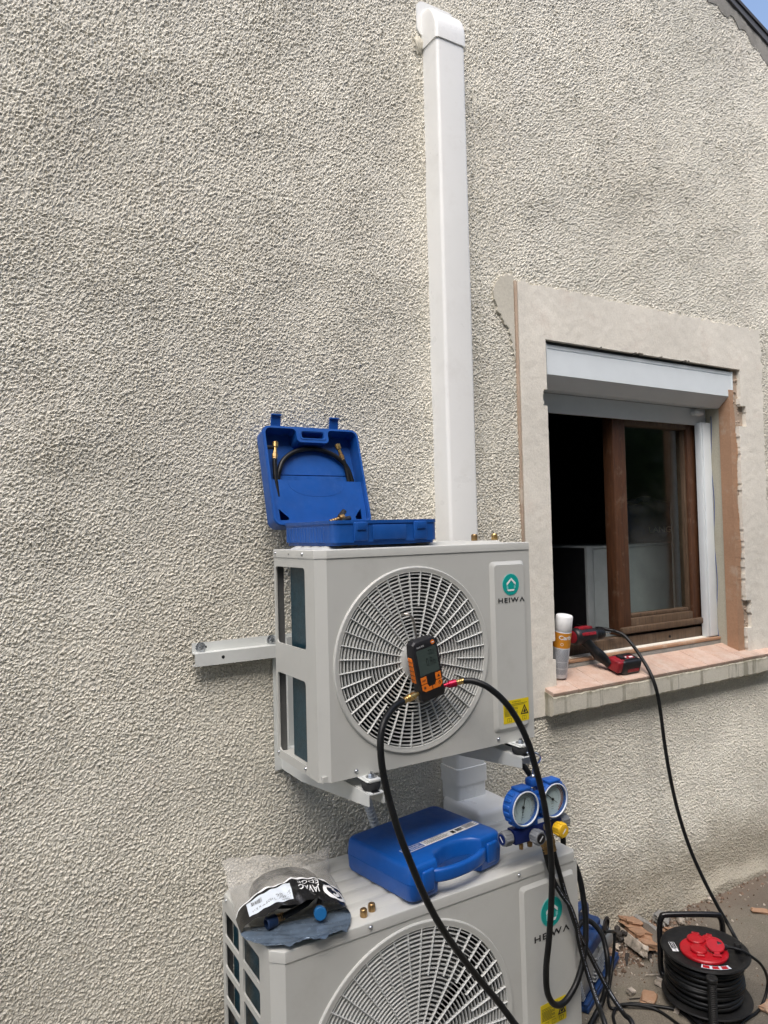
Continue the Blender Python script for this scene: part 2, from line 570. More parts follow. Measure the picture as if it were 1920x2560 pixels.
        o = bpy.data.objects.new(name, me)
        col.objects.link(o)
        if parent is not None:
            o.parent = parent
            ORG[o.name] = org
        if kind:
            o['kind'] = kind
        return o


def thing(name, label, cat, loc=(0, 0, 0), rot=None, group=None, local=False):
    o = bpy.data.objects.new(name, None)
    o.empty_display_size = 0.05
    col.objects.link(o)
    o.location = loc
    if rot is not None:
        o.rotation_euler = rot
    o['label'] = label
    o['category'] = cat
    if group:
        o['group'] = group
    ORG[o.name] = Vector() if local or rot is not None else Vector(loc)
    return o


def tag(o, label, cat, group=None):
    o['label'] = label
    o['category'] = cat
    if group:
        o['group'] = group
    return o


def copyobj(src, parent, loc=None, rot=None):
    o = src.copy()
    col.objects.link(o)
    o.parent = parent
    if loc is not None:
        o.location = loc
    if rot is not None:
        o.rotation_euler = rot
    return o


def text2d(s, size=1.0, bold=0.0, spacing=1.0):
    cu = bpy.data.curves.new('t', 'FONT')
    cu.body = s
    cu.size = 1.0
    cu.offset = bold
    cu.space_character = spacing
    cu.resolution_u = 2
    ob = bpy.data.objects.new('t', cu)
    me = bpy.data.meshes.new_from_object(ob)
    V = [(v.co.x, v.co.y) for v in me.vertices]
    F = [tuple(p.vertices) for p in me.polygons]
    bpy.data.objects.remove(ob)
    bpy.data.curves.remove(cu)
    bpy.data.meshes.remove(me)
    if not V:
        return [], []
    x0 = min(v[0] for v in V)
    return [((x - x0) * size, y * size) for x, y in V], F


def text(mb, s, o, ex, ey, width=None, height=None, bold=0.0, spacing=1.0, flip=False, fmap=None):
    """lettering as thin printed geometry; o = lower left corner on the surface"""
    V, F = text2d(s, 1.0, bold, spacing)
    if not V:
        return mb
    w = max(v[0] for v in V)
    y0 = min(v[1] for v in V)
    h = max(v[1] for v in V) - y0
    sx = width / w if width else (height / h)
    sy = height / h if height else sx
    if width and not height:
        sy = sx
    P = [(x * sx, (y - y0) * sy) for x, y in V]
    if flip:
        W, H = w * sx, h * sy
        P = [(W - x, H - y) for x, y in P]
    if fmap:
        return mb.add([fmap(x, y) for x, y in P], F)
    O, ex, ey = Vector(o), Vector(ex), Vector(ey)
    return mb.add([O + ex * x + ey * y for x, y in P], F)


def quad(mb, o, ex, ey, x0, x1, y0, y1):
    O, ex, ey = Vector(o), Vector(ex), Vector(ey)
    return mb.add([O + ex * x + ey * y for x, y in ((x0, y0), (x1, y0), (x1, y1), (x0, y1))], [(0, 1, 2, 3)])


def screw(parent, p, ax, r=0.0042, m='zinc', name='screw'):
    mb = MB()
    mb.lathe([(r * 1.25, 0), (r * 1.2, r * 0.15), (r, r * 0.25), (r * 0.85, r * 0.6), (r * 0.45, r * 0.85), (0, r * 0.9)], 14, p, ax)
    return mb.build(name, m, parent)


def hexbolt(mb, p, ax, r=0.008, washer=True):
    if washer:
        mb.lathe([(r * 1.75, 0), (r * 1.75, r * 0.2), (0, r * 0.2)], 24, p, ax)
    a = Vector(ax).normalized()
    mb.lathe([(r, r * 0.2), (r, r * 0.75), (r * 0.85, r * 0.95), (0, r * 0.95)], 6, p, ax)
    mb.lathe([(r * 0.55, r * 0.9), (r * 0.55, r * 1.5), (0, r * 1.5)], 12, p, ax)
    return mb


# ------------------------------------------------------------------ ground
g = MB()
g.add([(-250, -250, 0), (250, -250, 0), (250, 250, 0), (-250, 250, 0)], [(0, 1, 2, 3)])
ground = g.build('ground', 'ground')
ground['kind'] = 'structure'
ground['label'] = 'dirty brown grey concrete ground along the foot of the wall'

# ------------------------------------------------------------------ across the yard (mirrored in the panes, house block added to shade the low light)
nh = thing('shading_house', 'added unseen house block behind the viewer, shading the low light', 'house', (0, -5.0, 0))
nw = MB()
nw.plate([(-8, 0), (10, 0), (10, 6.4), (-8, 6.4)], [[(-5.2, .9), (-4.0, .9), (-4.0, 2.2), (-5.2, 2.2)], [(4.2, .9), (5.4, .9), (5.4, 2.2), (4.2, 2.2)]], (0, -5.0, 0), ((-1, 0, 0), (0, 0, 1), (0, 1, 0)), .3)
nw.build('wall_body', 'darkrender', nh)
MB().box2(-10.2, 8.2, -8.0, -4.65, 6.4, 6.55, .01).build('eaves', 'roof', nh)
for x in (4.6, -4.8):
    MB().box2(x - .6, x + .6, -5.2, -5.16, .9, 2.2).build('window', 'glass', nh)

tr = thing('garden_tree', 'leafy garden tree at the side of the yard, behind the viewer', 'tree', (6.6, -3.0, 0))
mb = MB()
mb.tube([(6.6, -3.0, 0), (6.62, -3.02, .8), (6.58, -2.98, 1.6), (6.65, -3.05, 2.4), (6.6, -3.0, 3.2)], lambda i, n: .10 * (1 - .7 * i / n), 10, 4)
for k in range(7):
    a = k * 2.4
    mb.tube([(6.6, -3.0, 1.3 + .22 * k), (6.6 + .4 * math.cos(a), -3.0 + .4 * math.sin(a), 1.7 + .22 * k), (6.6 + .9 * math.cos(a), -3.0 + .9 * math.sin(a), 2.0 + .25 * k)], lambda i, n: .035 * (1 - .8 * i / n), 6, 3)
mb.build('trunk', 'twig', tr, merge=False)
rt_ = random.Random(4)
V, F = [], []
for k in range(13000):
    q = rt_.randrange(14)
    cq = Vector((6.6 + .85 * math.cos(q * 2.4), -3.0 + .85 * math.sin(q * 2.4), 1.8 + .17 * q))
    p = cq + Vector((rt_.gauss(0, .28), rt_.gauss(0, .28), rt_.gauss(0, .24)))
    R3 = Euler((rt_.random() * 6, rt_.random() * 6, rt_.random() * 6)).to_matrix()
    o = len(V)
    for a, b in ((-.050, 0), (0, -.026), (.050, 0), (0, .026)):
        V.append(p + R3 @ Vector((a, b, 0)))
    F.append((o, o + 1, o + 2, o + 3))
mb = MB()
mb.add(V, F)
mb.build('crown', 'hedge', tr, merge=False)

# ------------------------------------------------------------------ the house
house = thing('house', 'house gable wall of cream roughcast render with a window', 'house', (0, 0, 0))

ROOF = lambda x: 3.944 - 0.35 * (x - 2.361)


def band_noise(seed, f0, bw, N=1024, step=0.0032):
    rng = np.random.default_rng(seed)
    W = np.fft.fft2(rng.standard_normal((N, N)))
    f = np.fft.fftfreq(N, step)
    R = np.sqrt(f[:, None] ** 2 + f[None, :] ** 2)
    n = np.real(np.fft.ifft2(W * np.exp(-((R - f0) / bw) ** 2)))
    return n / n.std()


def sample(img, X, Z, step):
    N = img.shape[0]
    u = (X / step) % N
    w = (Z / step) % N
    i = np.floor(u).astype(int)
    j = np.floor(w).astype(int)
    fu, fv = u - i, w - j
    i0, i1, j0, j1 = i % N, (i + 1) % N, j % N, (j + 1) % N
    return (img[i0, j0] * (1 - fu) * (1 - fv) + img[i1, j0] * fu * (1 - fv) + img[i0, j1] * (1 - fu) * fv + img[i1, j1] * fu * fv)


def grid_mesh(name, xs, zs, Y, keep, mname, parent, skirt=0.0):
    nx, nz = len(xs), len(zs)
    X, Z = np.meshgrid(xs, zs, indexing='ij')
    co = np.stack([X, Y, Z], -1).reshape(-1, 3)
    idx = np.arange(nx * nz).reshape(nx, nz)
    q = np.stack([idx[:-1, :-1], idx[1:, :-1], idx[1:, 1:], idx[:-1, 1:]], -1)[keep]
    used = np.zeros(nx * nz, bool)
    used[q.ravel()] = True
    remap = np.cumsum(used) - 1
    co = co[used]
    q = remap[q]
    me = bpy.data.meshes.new(name)
    me.vertices.add(len(co))
    me.vertices.foreach_set('co', co.astype(np.float32).ravel())
    me.loops.add(q.size)
    me.loops.foreach_set('vertex_index', q.astype(np.int32).ravel())
    me.polygons.add(len(q))
    me.polygons.foreach_set('loop_start', np.arange(0, q.size, 4, dtype=np.int32))
    me.polygons.foreach_set('loop_total', np.full(len(q), 4, np.int32))
    me.polygons.foreach_set('use_smooth', np.ones(len(q), bool))
    me.update(calc_edges=True)
    me.validate()
    if skirt:
        bm = bmesh.new()
        bm.from_mesh(me)
        be = [e for e in bm.edges if e.is_boundary]
        r = bmesh.ops.extrude_edge_only(bm, edges=be)
        for v in [x for x in r['geom'] if isinstance(x, bmesh.types.BMVert)]:
            v.co.y += skirt
        bm.to_mesh(me)
        bm.free()
        me.set_sharp_from_angle(angle=rad(50))
    me.materials.append(M[mname])
    o = bpy.data.objects.new(name, me)
    col.objects.link(o)
    o.parent = parent
    return o


STEP = 0.0032
n1 = band_noise(11, 80, 60)
n2 = band_noise(12, 130, 50)
n3 = band_noise(13, 5, 5)
xs = np.concatenate([np.linspace(-3.6, -1.4, 40)[:-1], np.arange(-1.4, -0.783, 0.007), np.arange(-0.78, 1.05, 0.0032), np.arange(1.05, 2.80, 0.0050), np.arange(2.802, 3.4, 0.007), np.linspace(3.41, 6.0, 50)])
zs = np.concatenate([np.arange(-0.02, 2.35, 0.0034), np.arange(2.35, 4.12, 0.0048), np.linspace(4.12, 6.1, 40)[1:]])
X, Z = np.meshgrid(xs, zs, indexing='ij')
A = sample(n1, X, Z, STEP)
B = sample(n2, X, Z + 0.37, STEP)
Cn = sample(n3, X * 0.5, Z * 0.5, STEP)
bill = np.clip(A, -1.9, 2.4)
WN = np.random.default_rng(21).standard_normal(A.shape)
H = 0.0058 + 0.0011 * bill + 0.0010 * B + 0.0013 * np.clip(WN, -2, 2.2) + 0.0010 * Cn
H *= 0.95 + 0.07 * Cn
relief = np.clip(1 - np.maximum(np.maximum((-1.35 - X) / .15, (X - 3.3) / .15), (Z - 4.12) / .1), 0.0, 1.0)
H = 0.0058 + (H - 0.0058) * relief
foot = np.clip((0.10 + 0.03 * Cn - Z) / 0.10, 0, 1)
Y = -H - 0.03 * foot ** 2
xm = 0.5 * (xs[:-1] + xs[1:])[:, None]
zm = 0.5 * (zs[:-1] + zs[1:])[None, :]
keep = ~((xm > 1.06) & (xm < 2.47) & (zm > 0.93) & (zm < 2.38))
keep &= zm < ROOF(xm) - 0.015
keep &= zm < ROOF(-0.5) - 0.35 * np.abs(xm + 0.5) - 0.015
wall = grid_mesh('wall', xs, zs, Y, keep, 'roughcast', house)
wall.data.polygons.foreach_set('use_smooth', np.zeros(len(wall.data.polygons), bool))
del X, Z, A, B, Cn, H, bill, keep, Y, WN

# smooth render surround with ragged edges, proud of the roughcast
sx = np.arange(0.985, 2.545, 0.0042)
sz = np.arange(0.86, 2.47, 0.0042)
X, Z = np.meshgrid(sx, sz, indexing='ij')
e1 = sample(n3, X * 3.1 + 0.3, Z * 3.1, STEP)
e2 = sample(n1, X * 0.6, Z * 0.6, STEP)
e3 = sample(n2, X * 0.5, Z * 0.5, STEP)
Ys = -0.0150 - 0.00022 * e1 - 0.00010 * e2 - 0.00005 * e3
xm = (X[:-1, :-1] + X[1:, 1:]) / 2
zm = (Z[:-1, :-1] + Z[1:, 1:]) / 2
j1 = (0.0022 * e1 + 0.0006 * e2)[:-1, :-1]
inside = (xm > 1.030 + j1 * 0.1) & (xm < 2.506 + j1 * 1.2) & (zm > 0.872) & (zm < 2.424 + j1 * 1.3)
right_edge = np.where(zm > 2.10, 2.338, np.where(zm > 1.98, 2.335 + 2 * j1, 2.318 + 0.3 * j1))
right_edge = np.where((np.abs(zm - 2.02) < 0.045), 2.372 + j1, right_edge)
right_edge = np.where((np.abs(zm - 1.135) < 0.06), 2.352 + 2 * j1, right_edge)
left_edge = 1.158 + j1 * 0.15 + np.where(np.abs(zm - 2.015) < 0.03, -0.02, 0) + np.where(np.abs(zm - 1.10) < 0.035, -0.012, 0)
hole = (xm > left_edge) & (xm < right_edge) & (zm > 0.94) & (zm < 2.230 + j1 * 0.5)
below = (xm > 1.12) & (zm < 0.95)
surround = grid_mesh('window_surround', sx, sz, Ys, inside & ~hole & ~below, 'stucco', house, skirt=0.02)
MB().box2(1.0190, 1.0300, -0.0135, 0.02, 0.90, 2.425, 0.002).build('brick_edge', 'browned', surround)
pm = MB()
pp = [(0.955, 2.435), (1.013, 2.445), (1.013, 2.14), (1.000, 2.20), (0.985, 2.25), (0.962, 2.27), (0.935, 2.31), (0.925, 2.38)]
pq = []
for i in range(len(pp)):
    a, b = Vector(pp[i]), Vector(pp[(i + 1) % len(pp)])
    for k in range(6):
        p = a.lerp(b, k / 6)
        pq.append((p.x + random.uniform(-.007, .007) * (p.x < 1.01), p.y + random.uniform(-.006, .006)))
pm.plate(pq, (), (0, -0.0125, 0), FR_FRONT, 0.02)
pm.build('cement_patch', 'patch', surround)

# reveals, exposed brick jamb and lintel of the opening
reveal = MB().box2(2.272, 2.40, 0.052, 0.135, 0.95, 2.14).build('window_reveal', 'cement', house)
MB().box2(1.05, 1.157, 0.01, 0.30, 0.95, 2.235).build('jamb_face', 'cement', reveal)
MB().box2(1.05, 2.45, 0.012, 0.30, 2.232, 2.36).build('lintel_face', 'mortar', reveal)
jm = MB()
zz = [0.955 + 1.18 * k / 60 for k in range(61)]
for k in range(60):
    w = 2.306 + 0.007 * math.sin(k * 0.31) + 0.004 * math.sin(k * .83 + 1) + random.uniform(-.0012, .0012)
    d = -0.004 + random.uniform(0, .0010)
    jm.box2(2.268 + random.uniform(0, .0007), w, d, 0.0505, zz[k], zz[k + 1] + .0005)
jm.build('brick_jamb', 'brick', reveal, merge=False)
rb = MB()
for k in range(260):
    z = random.uniform(0.96, 2.22)
    x = random.uniform(2.298, 2.345) if z < 1.98 else random.uniform(2.30, 2.352)
    s = random.uniform(.004, .012)
    rb.box((x, random.uniform(.0, .008), z), (s, s, s * random.uniform(.7, 1.5)), s * .25, 1,
           T=Matrix.Translation((x, .006, z)) @ Euler((random.random() * 3, random.random() * 3, random.random() * 3)).to_matrix().to_4x4() @ Matrix.Translation((-x, -.006, -z)))
rb.box2(2.296, 2.38, 0.004, 0.05, 0.955, 2.23)
rb.build('crumbled_mortar', 'palebrick', reveal, merge=False)
ln = MB()
ln.tube([(2.2715, 0.095 + 0.004 * math.sin(k * .9), 1.03 + k * 0.05) for k in range(21)], 0.0014, 5, 3)
ln.build('blue_chalk_line', 'blue', reveal)

# sill
SILL = lambda y: 0.976 + 0.30 * y
sb = MB()
fr_pts = []
NX = 90
for i in range(NX + 1):
    x = 1.098 + (2.47 - 1.098) * i / NX
    jz = random.uniform(-.003, .003)
    jb = random.uniform(-.0022, .0022)
    fr_pts.append([(x, 0.10, 0.93), (x, 0.10, SILL(.10) - .014), (x, -.050, SILL(-.05) - .013 + jz * .3), (x, -.058 + random.uniform(-.0015, .0015), SILL(-.058) - .018 + jz), (x, -.058 + random.uniform(-.0015, .0015), 0.918), (x, -.057, 0.884 + jb), (x, -.045, 0.876 + jb), (x, 0.0, 0.878)])
V = [p for s_ in fr_pts for p in s_]
F = []
for i in range(NX):
    for k in range(8):
        a, b = i * 8 + k, i * 8 + (k + 1) % 8
        F.append((a, b, b + 8, a + 8))
F.append(tuple(range(8)))
F.append(tuple(NX * 8 + k for k in reversed(range(8))))
sb.add(V, F)
sill = sb.build('window_sill', 'sillfront', house, angle=30)
slope = math.atan(0.30)
nt_ = 11
tw = (2.465 - 1.100) / nt_
for i in range(nt_):
    mb = MB()
    x0 = 1.100 + i * tw
    T = Matrix.Translation((x0 + tw / 2, 0.014, SILL(.014) - .007 + random.uniform(-.0008, .0008))) @ Matrix.Rotation(slope, 4, 'X')
    mb.box((0, 0, 0), (tw - .0022, .148, .014), .0018, 1, T=T)
    mb.build('tile', 'tile', sill)
MB().box2(1.150, 2.2715, 0.086, 0.34, 0.95, 1.018, .003).build('grey_step', 'mortar', sill)
MB().box2(1.151, 2.2705, 0.083, 0.105, 1.018, 1.030, .002).build('terracotta_edge', 'brick', sill)
MB().box2(1.151, 2.2705, 0.1051, 0.20, 1.0185, 1.034, .002).build('inner_ledge', 'stucco', sill)

# shutter box and guide
prof = [(0.0, 2.217), (0.0, 2.203), (0.0025, 2.2015), (0.0025, 2.1985), (0.0, 2.197), (0.0, 2.106), (0.047, 2.061), (0.060, 2.060), (0.135, 2.070), (0.135, 2.217)]
xb0, xb1 = 1.176, 2.300
mb = MB()
n = len(prof)
mb.add([(xb0, y, z) for y, z in prof] + [(xb1, y, z) for y, z in prof],
       [(i, (i + 1) % n, n + (i + 1) % n, n + i) for i in range(n)] + [tuple(range(n)), tuple(range(2 * n - 1, n - 1, -1))])
shut = mb.build('shutter_box', 'alu', house, angle=20)
for x in (xb0, xb1):
    m2 = MB()
    m2.plate([(-.003, 2.219), (-.003, 2.105), (.046, 2.0575), (.136, 2.067), (.136, 2.219)], (), (x, 0, 0), ((0, 1, 0), (0, 0, 1), (1, 0, 0)), 0.004)
    m2.build('end_cap', 'alu', shut)
MB().box2(1.158, 2.2715, 0.118, 0.1315, 1.990, 2.066, .003).build('bottom_slat', 'alu', shut)
for x in (1.20, 2.185):
    m2 = MB()
    m2.box2(x - .03, x + .03, .085, .1178, 2.030, 2.050, .008, 3)
    m2.build('stop_block', 'alu', shut)
gr = MB()
for a in ((2.200, 2.207), (2.2145, 2.2700)):
    gr.box2(a[0], a[1], .095, .128, 1.0345, 2.0, .002)
gr.box2(2.2065, 2.2150, .105, .128, 1.0345, 2.0)
gr.build('guide_rail', 'alu', house)

# timber window: right casement shut, left casement open inwards
win = MB()
win.box2(1.158, 2.2715, .132, .19, 1.034, 1.078, .003)
win.box2(2.225, 2.2715, .132, .19, 1.078, 2.05, .003)
win.box2(1.158, 2.2715, .132, .19, 2.05, 2.10, .003)
window = win.build('window_frame', 'oldwood', house)
for x in (1.98, 1.245):
    drip = MB()
    drip.lathe([(.006, 0), (.006, .002), (.0035, .002), (.0035, -.004), (0, -.004)], 14, (x, .1315, 1.053), (0, -1, 0))
    drip.build('drain_hole', 'black', window)
for q in ((1.672, 1.748), (2.160, 2.2245)):
    MB().box2(q[0], q[1], .140, .196, 1.084, 2.048, .004).build('stile', 'wood', window)
for nm, q in (('rail', (1.7482, 2.1598, .1405, .196, 1.084, 1.150)), ('drip_rail', (1.672, 2.224, .120, .1398, 1.092, 1.118)), ('rail', (1.7482, 2.1598, .1405, .196, 1.97, 2.048))):
    MB().box2(*q, .005).build(nm, 'oldwood', window)
bd = MB()
bd.box2(1.7485, 1.763, .152, .190, 1.150, 1.97, .003)
bd.box2(2.146, 2.1595, .152, .190, 1.150, 1.97, .003)
bd.box2(1.763, 2.146, .152, .190, 1.1502, 1.166, .003)
bd.build('glazing_bead', 'oldwood', window)
MB().box2(1.763, 2.146, .170, .174, 1.166, 1.972).build('pane', 'glass', window)
MB().box2(1.16, 1.205, .33, .36, 1.09, 2.04, .004).build('open_casement_edge', 'wood', window)

# the room behind
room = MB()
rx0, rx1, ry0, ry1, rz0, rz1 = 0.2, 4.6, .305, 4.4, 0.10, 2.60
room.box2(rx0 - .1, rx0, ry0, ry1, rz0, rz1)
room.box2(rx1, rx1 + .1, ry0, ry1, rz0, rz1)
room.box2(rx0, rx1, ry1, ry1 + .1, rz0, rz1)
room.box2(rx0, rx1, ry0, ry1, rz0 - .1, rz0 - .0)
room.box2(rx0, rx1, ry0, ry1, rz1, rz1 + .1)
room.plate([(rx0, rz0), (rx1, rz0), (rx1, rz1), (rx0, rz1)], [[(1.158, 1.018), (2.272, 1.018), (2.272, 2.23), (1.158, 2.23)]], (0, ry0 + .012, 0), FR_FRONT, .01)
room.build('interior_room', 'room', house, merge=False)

# roof verge seen in the corner
sl = math.atan(0.35)


def along(x, dz, y):
    return (x, y, ROOF(x) + dz)


mb = MB()
xa, xb = -0.5, 5.9
for (y0, y1, d0, d1) in ((-.020, .30, -.008, .026),):
    mb.add([along(xa, d0, y0), along(xb, d0, y0), along(xb, d1, y0), along(xa, d1, y0), along(xa, d0, y1), along(xb, d0, y1), along(xb, d1, y1), along(xa, d1, y1)],
           [(0, 1, 2, 3), (4, 7, 6, 5), (0, 4, 5, 1), (3, 2, 6, 7), (0, 3, 7, 4), (1, 5, 6, 2)])
roof = mb.build('roof_verge', 'roof', house)
for side in (1, -1):
    for k in range(15 if side > 0 else 8):
        a0 = -0.5 + .02 + k * .42 - .098
        mb = MB()
        zf = (lambda x: ROOF(x)) if side > 0 else (lambda x: ROOF(-.5) - .35 * (-.5 - x))
        P0, P1 = (a0, a0 + .445) if side > 0 else (-.5 - k * .42, -.5 - k * .42 - .445)
        V = []
        for x, lift in ((P0, .024), (P1, .036)):
            for y, dz in ((-.026, -.004), (-.028, .008), (-.015, .018), (.05, .016), (.20, .016), (.20, 0.0), (-.01, .004)):
                V.append((x, y, zf(x) + lift + dz))
        mb.add(V, [(i, (i + 1) % 7, 7 + (i + 1) % 7, 7 + i) for i in range(7)] + [tuple(range(7)), tuple(range(13, 6, -1))])
        mb.build('roof_tile', 'roof', roof)
mb = MB()
V, F = [], []
NB = 150
for i in range(NB + 1):
    x = 1.0 + 3.4 * i / NB
    w = .080 + .018 * math.sin(i * .37) + .010 * math.sin(i * 1.3) + random.uniform(-.008, .008)
    V += [along(x, 0, -.010 + random.uniform(-.002, .002)), along(x, -w * .5, -.0125 + random.uniform(-.002, .002)), along(x, -w, -.008), along(x, -w, .01)]
for i in range(NB):
    for k in range(3):
        F.append((i * 4 + k, i * 4 + k + 1, i * 4 + k + 5, i * 4 + k + 4))
mb.add(V, F)
mb.build('verge_mortar', 'mortar', roof)

# fridge and blue bag inside the room
fr = thing('fridge', 'pale grey fridge standing inside behind the window', 'fridge', (2.2, .8, .1))
MB().box2(1.930, 2.53, .505, 1.1, .101, 1.432, .006).build('body', 'fridge', fr)
MB().box2(1.8785, 1.9245, .50, 1.1, .12, 1.449, .008).build('door_edge', 'fridge', fr)
MB().box2(1.8745, 1.8783, .512, 1.095, .13, 1.440, .001).build('door_face', 'black', fr)  # black sheet on the door, its unlit darkness put into the colour
MB().box2(1.9250, 2.535, .503, 1.1, 1.4325, 1.445, .004).build('top', 'fridge', fr)
bagm = MB()
bm = bmesh.new()
bmesh.ops.create_icosphere(bm, subdivisions=4, radius=1)
for v in bm.verts:
    c = v.co
    d = .86 + .14 * math.sin(7 * c.x + 3 * c.z) * math.cos(5 * c.y + 2 * c.z)
    v.co = Vector((2.60 + .22 * math.copysign(abs(c.x) ** .7, c.x) * d, .74 + .13 * c.y * d, 1.576 + .135 * math.copysign(abs(c.z) ** .75, c.z) * (d if c.z > 0 else .94)))
bagm.frombm(bm)
bag_in = bagm.build('body', 'pumpblue', None)
sb_ = thing('ski_bag', 'crumpled dark blue bag on top of the fridge indoors', 'bag', (2.60, .74, 1.45), local=True)
ORG[sb_.name] = Vector((2.60, .74, 1.45))
bpy.data.objects.remove(bag_in)
bagm.build('body', 'pumpblue', sb_)
tx = MB()
text(tx, 'LANGE', (2.46, .602, 1.500), (1, 0, 0), (0, 0.1, 1), width=.215, height=.032, bold=.0)
tx.build('lettering', 'white', sb_)


# ------------------------------------------------------------------ outdoor units
def logo(parent, cx, cz, R, y, tx0, tx1, tz, th):
    mb = MB()
    mb.plate(circ(cx, cz, R, 48), (), (0, y, 0), FR_FRONT, .0006)
    lg = mb.build('badge', 'tealpale', parent)
    mb = MB()
    mb.plate(circ(cx, cz, R * .95, 48), (), (0, y - .0006, 0), FR_FRONT, .0006)
    mb.build('disc', 'teal', lg)
    k = R
    mb = MB()

    def poly(pts):
        mb.plate([(cx + a * k, cz + b * k) for a, b in pts], (), (0, y - .0012, 0), FR_FRONT, .0005)
    poly([(-.52, .10), (-.02, .56), (-.02, .36), (-.50, -.10)])
    poly([(.02, .62), (.56, .14), (.52, -.06), (.02, .40)])
    poly([(-.50, -.44), (.40, -.44), (.30, -.60), (-.36, -.60)])
    mb.build('house_mark', 'white', lg)
    mb = MB()
    poly([(-.52, -.14), (-.34, -.06), (-.34, -.40), (-.52, -.40)])
    mb.build('pale_mark', 'tealpale', lg)
    mb = MB()
    poly([(.34, -.06), (.52, -.10), (.54, -.30), (.36, -.42)])
    mb.build('pale_mark', 'tealpale', lg)
    mb = MB()
    W = tx1 - tx0
    fx, fz = (1, 0, 0), (0, 0, 1)
    text(mb, 'HEIW', (tx0, y - .0004, tz), fx, fz, width=W * .775, height=th, bold=.022, spacing=1.18)
    text(mb, 'V', (tx0 + W * .80, y - .0004, tz), fx, fz, width=W * .20, height=th, bold=.022, flip=True)
    mb.build('lettering', 'ink', parent)


def warn_label(parent, x0, x1, z0, z1, y):
    w, h = x1 - x0, z1 - z0
    mb = MB()
    mb.plate(rrect(x0, x1, z0, z1, .002, 2), (), (0, y, 0), FR_FRONT, .0004)
    lb = mb.build('warning_sticker', 'labely', parent)
    mb = MB()
    ex, ey = (1, 0, 0), (0, 0, 1)
    o = (x0, y - .0004, z0)
    text(mb, 'ATTENTION', (x0 + w * .34, y - .0004, z0 + h * .87), ex, ey, width=w * .33, height=h * .055)
    for i in range(2):
        quad(mb, o, ex, ey, w * .04, w * (.93 if i == 0 else .80), h * (.80 - i * .055), h * (.815 - i * .055))
    for i in range(8):
        quad(mb, o, ex, ey, w * .04, w * (.55 if i % 3 else .42), h * (.68 - i * .052), h * (.698 - i * .052))
    mb2 = mb
    tri = [(.66, .30), (.975, .30), (.8175, .74)]
    tin = [(.72, .345), (.915, .345), (.8175, .63)]
    V = [Vector((x0 + a * w, y - .0004, z0 + b * h)) for a, b in tri + tin]
    mb2.add(V, [(0, 1, 4, 3), (1, 2, 5, 4), (2, 0, 3, 5)])
    fl = [(.79, .37), (.85, .37), (.87, .43), (.845, .50), (.825, .57), (.81, .50), (.785, .46), (.775, .41)]
    mb2.add([(x0 + a * w, y - .0004, z0 + b * h) for a, b in fl], [tuple(range(8))])
    for bx in (.14, .42, .72):
        for (a0, a1, b0, b1) in ((0, .16, .06, .072), (0, .16, .215, .227), (0, .01, .06, .22), (.15, .16, .06, .22), (.075, .085, .06, .22)):
            quad(mb2, o, ex, ey, w * (bx + a0), w * (bx + a1), h * b0, h * b1)
    mb2.build('print', 'ink', lb)


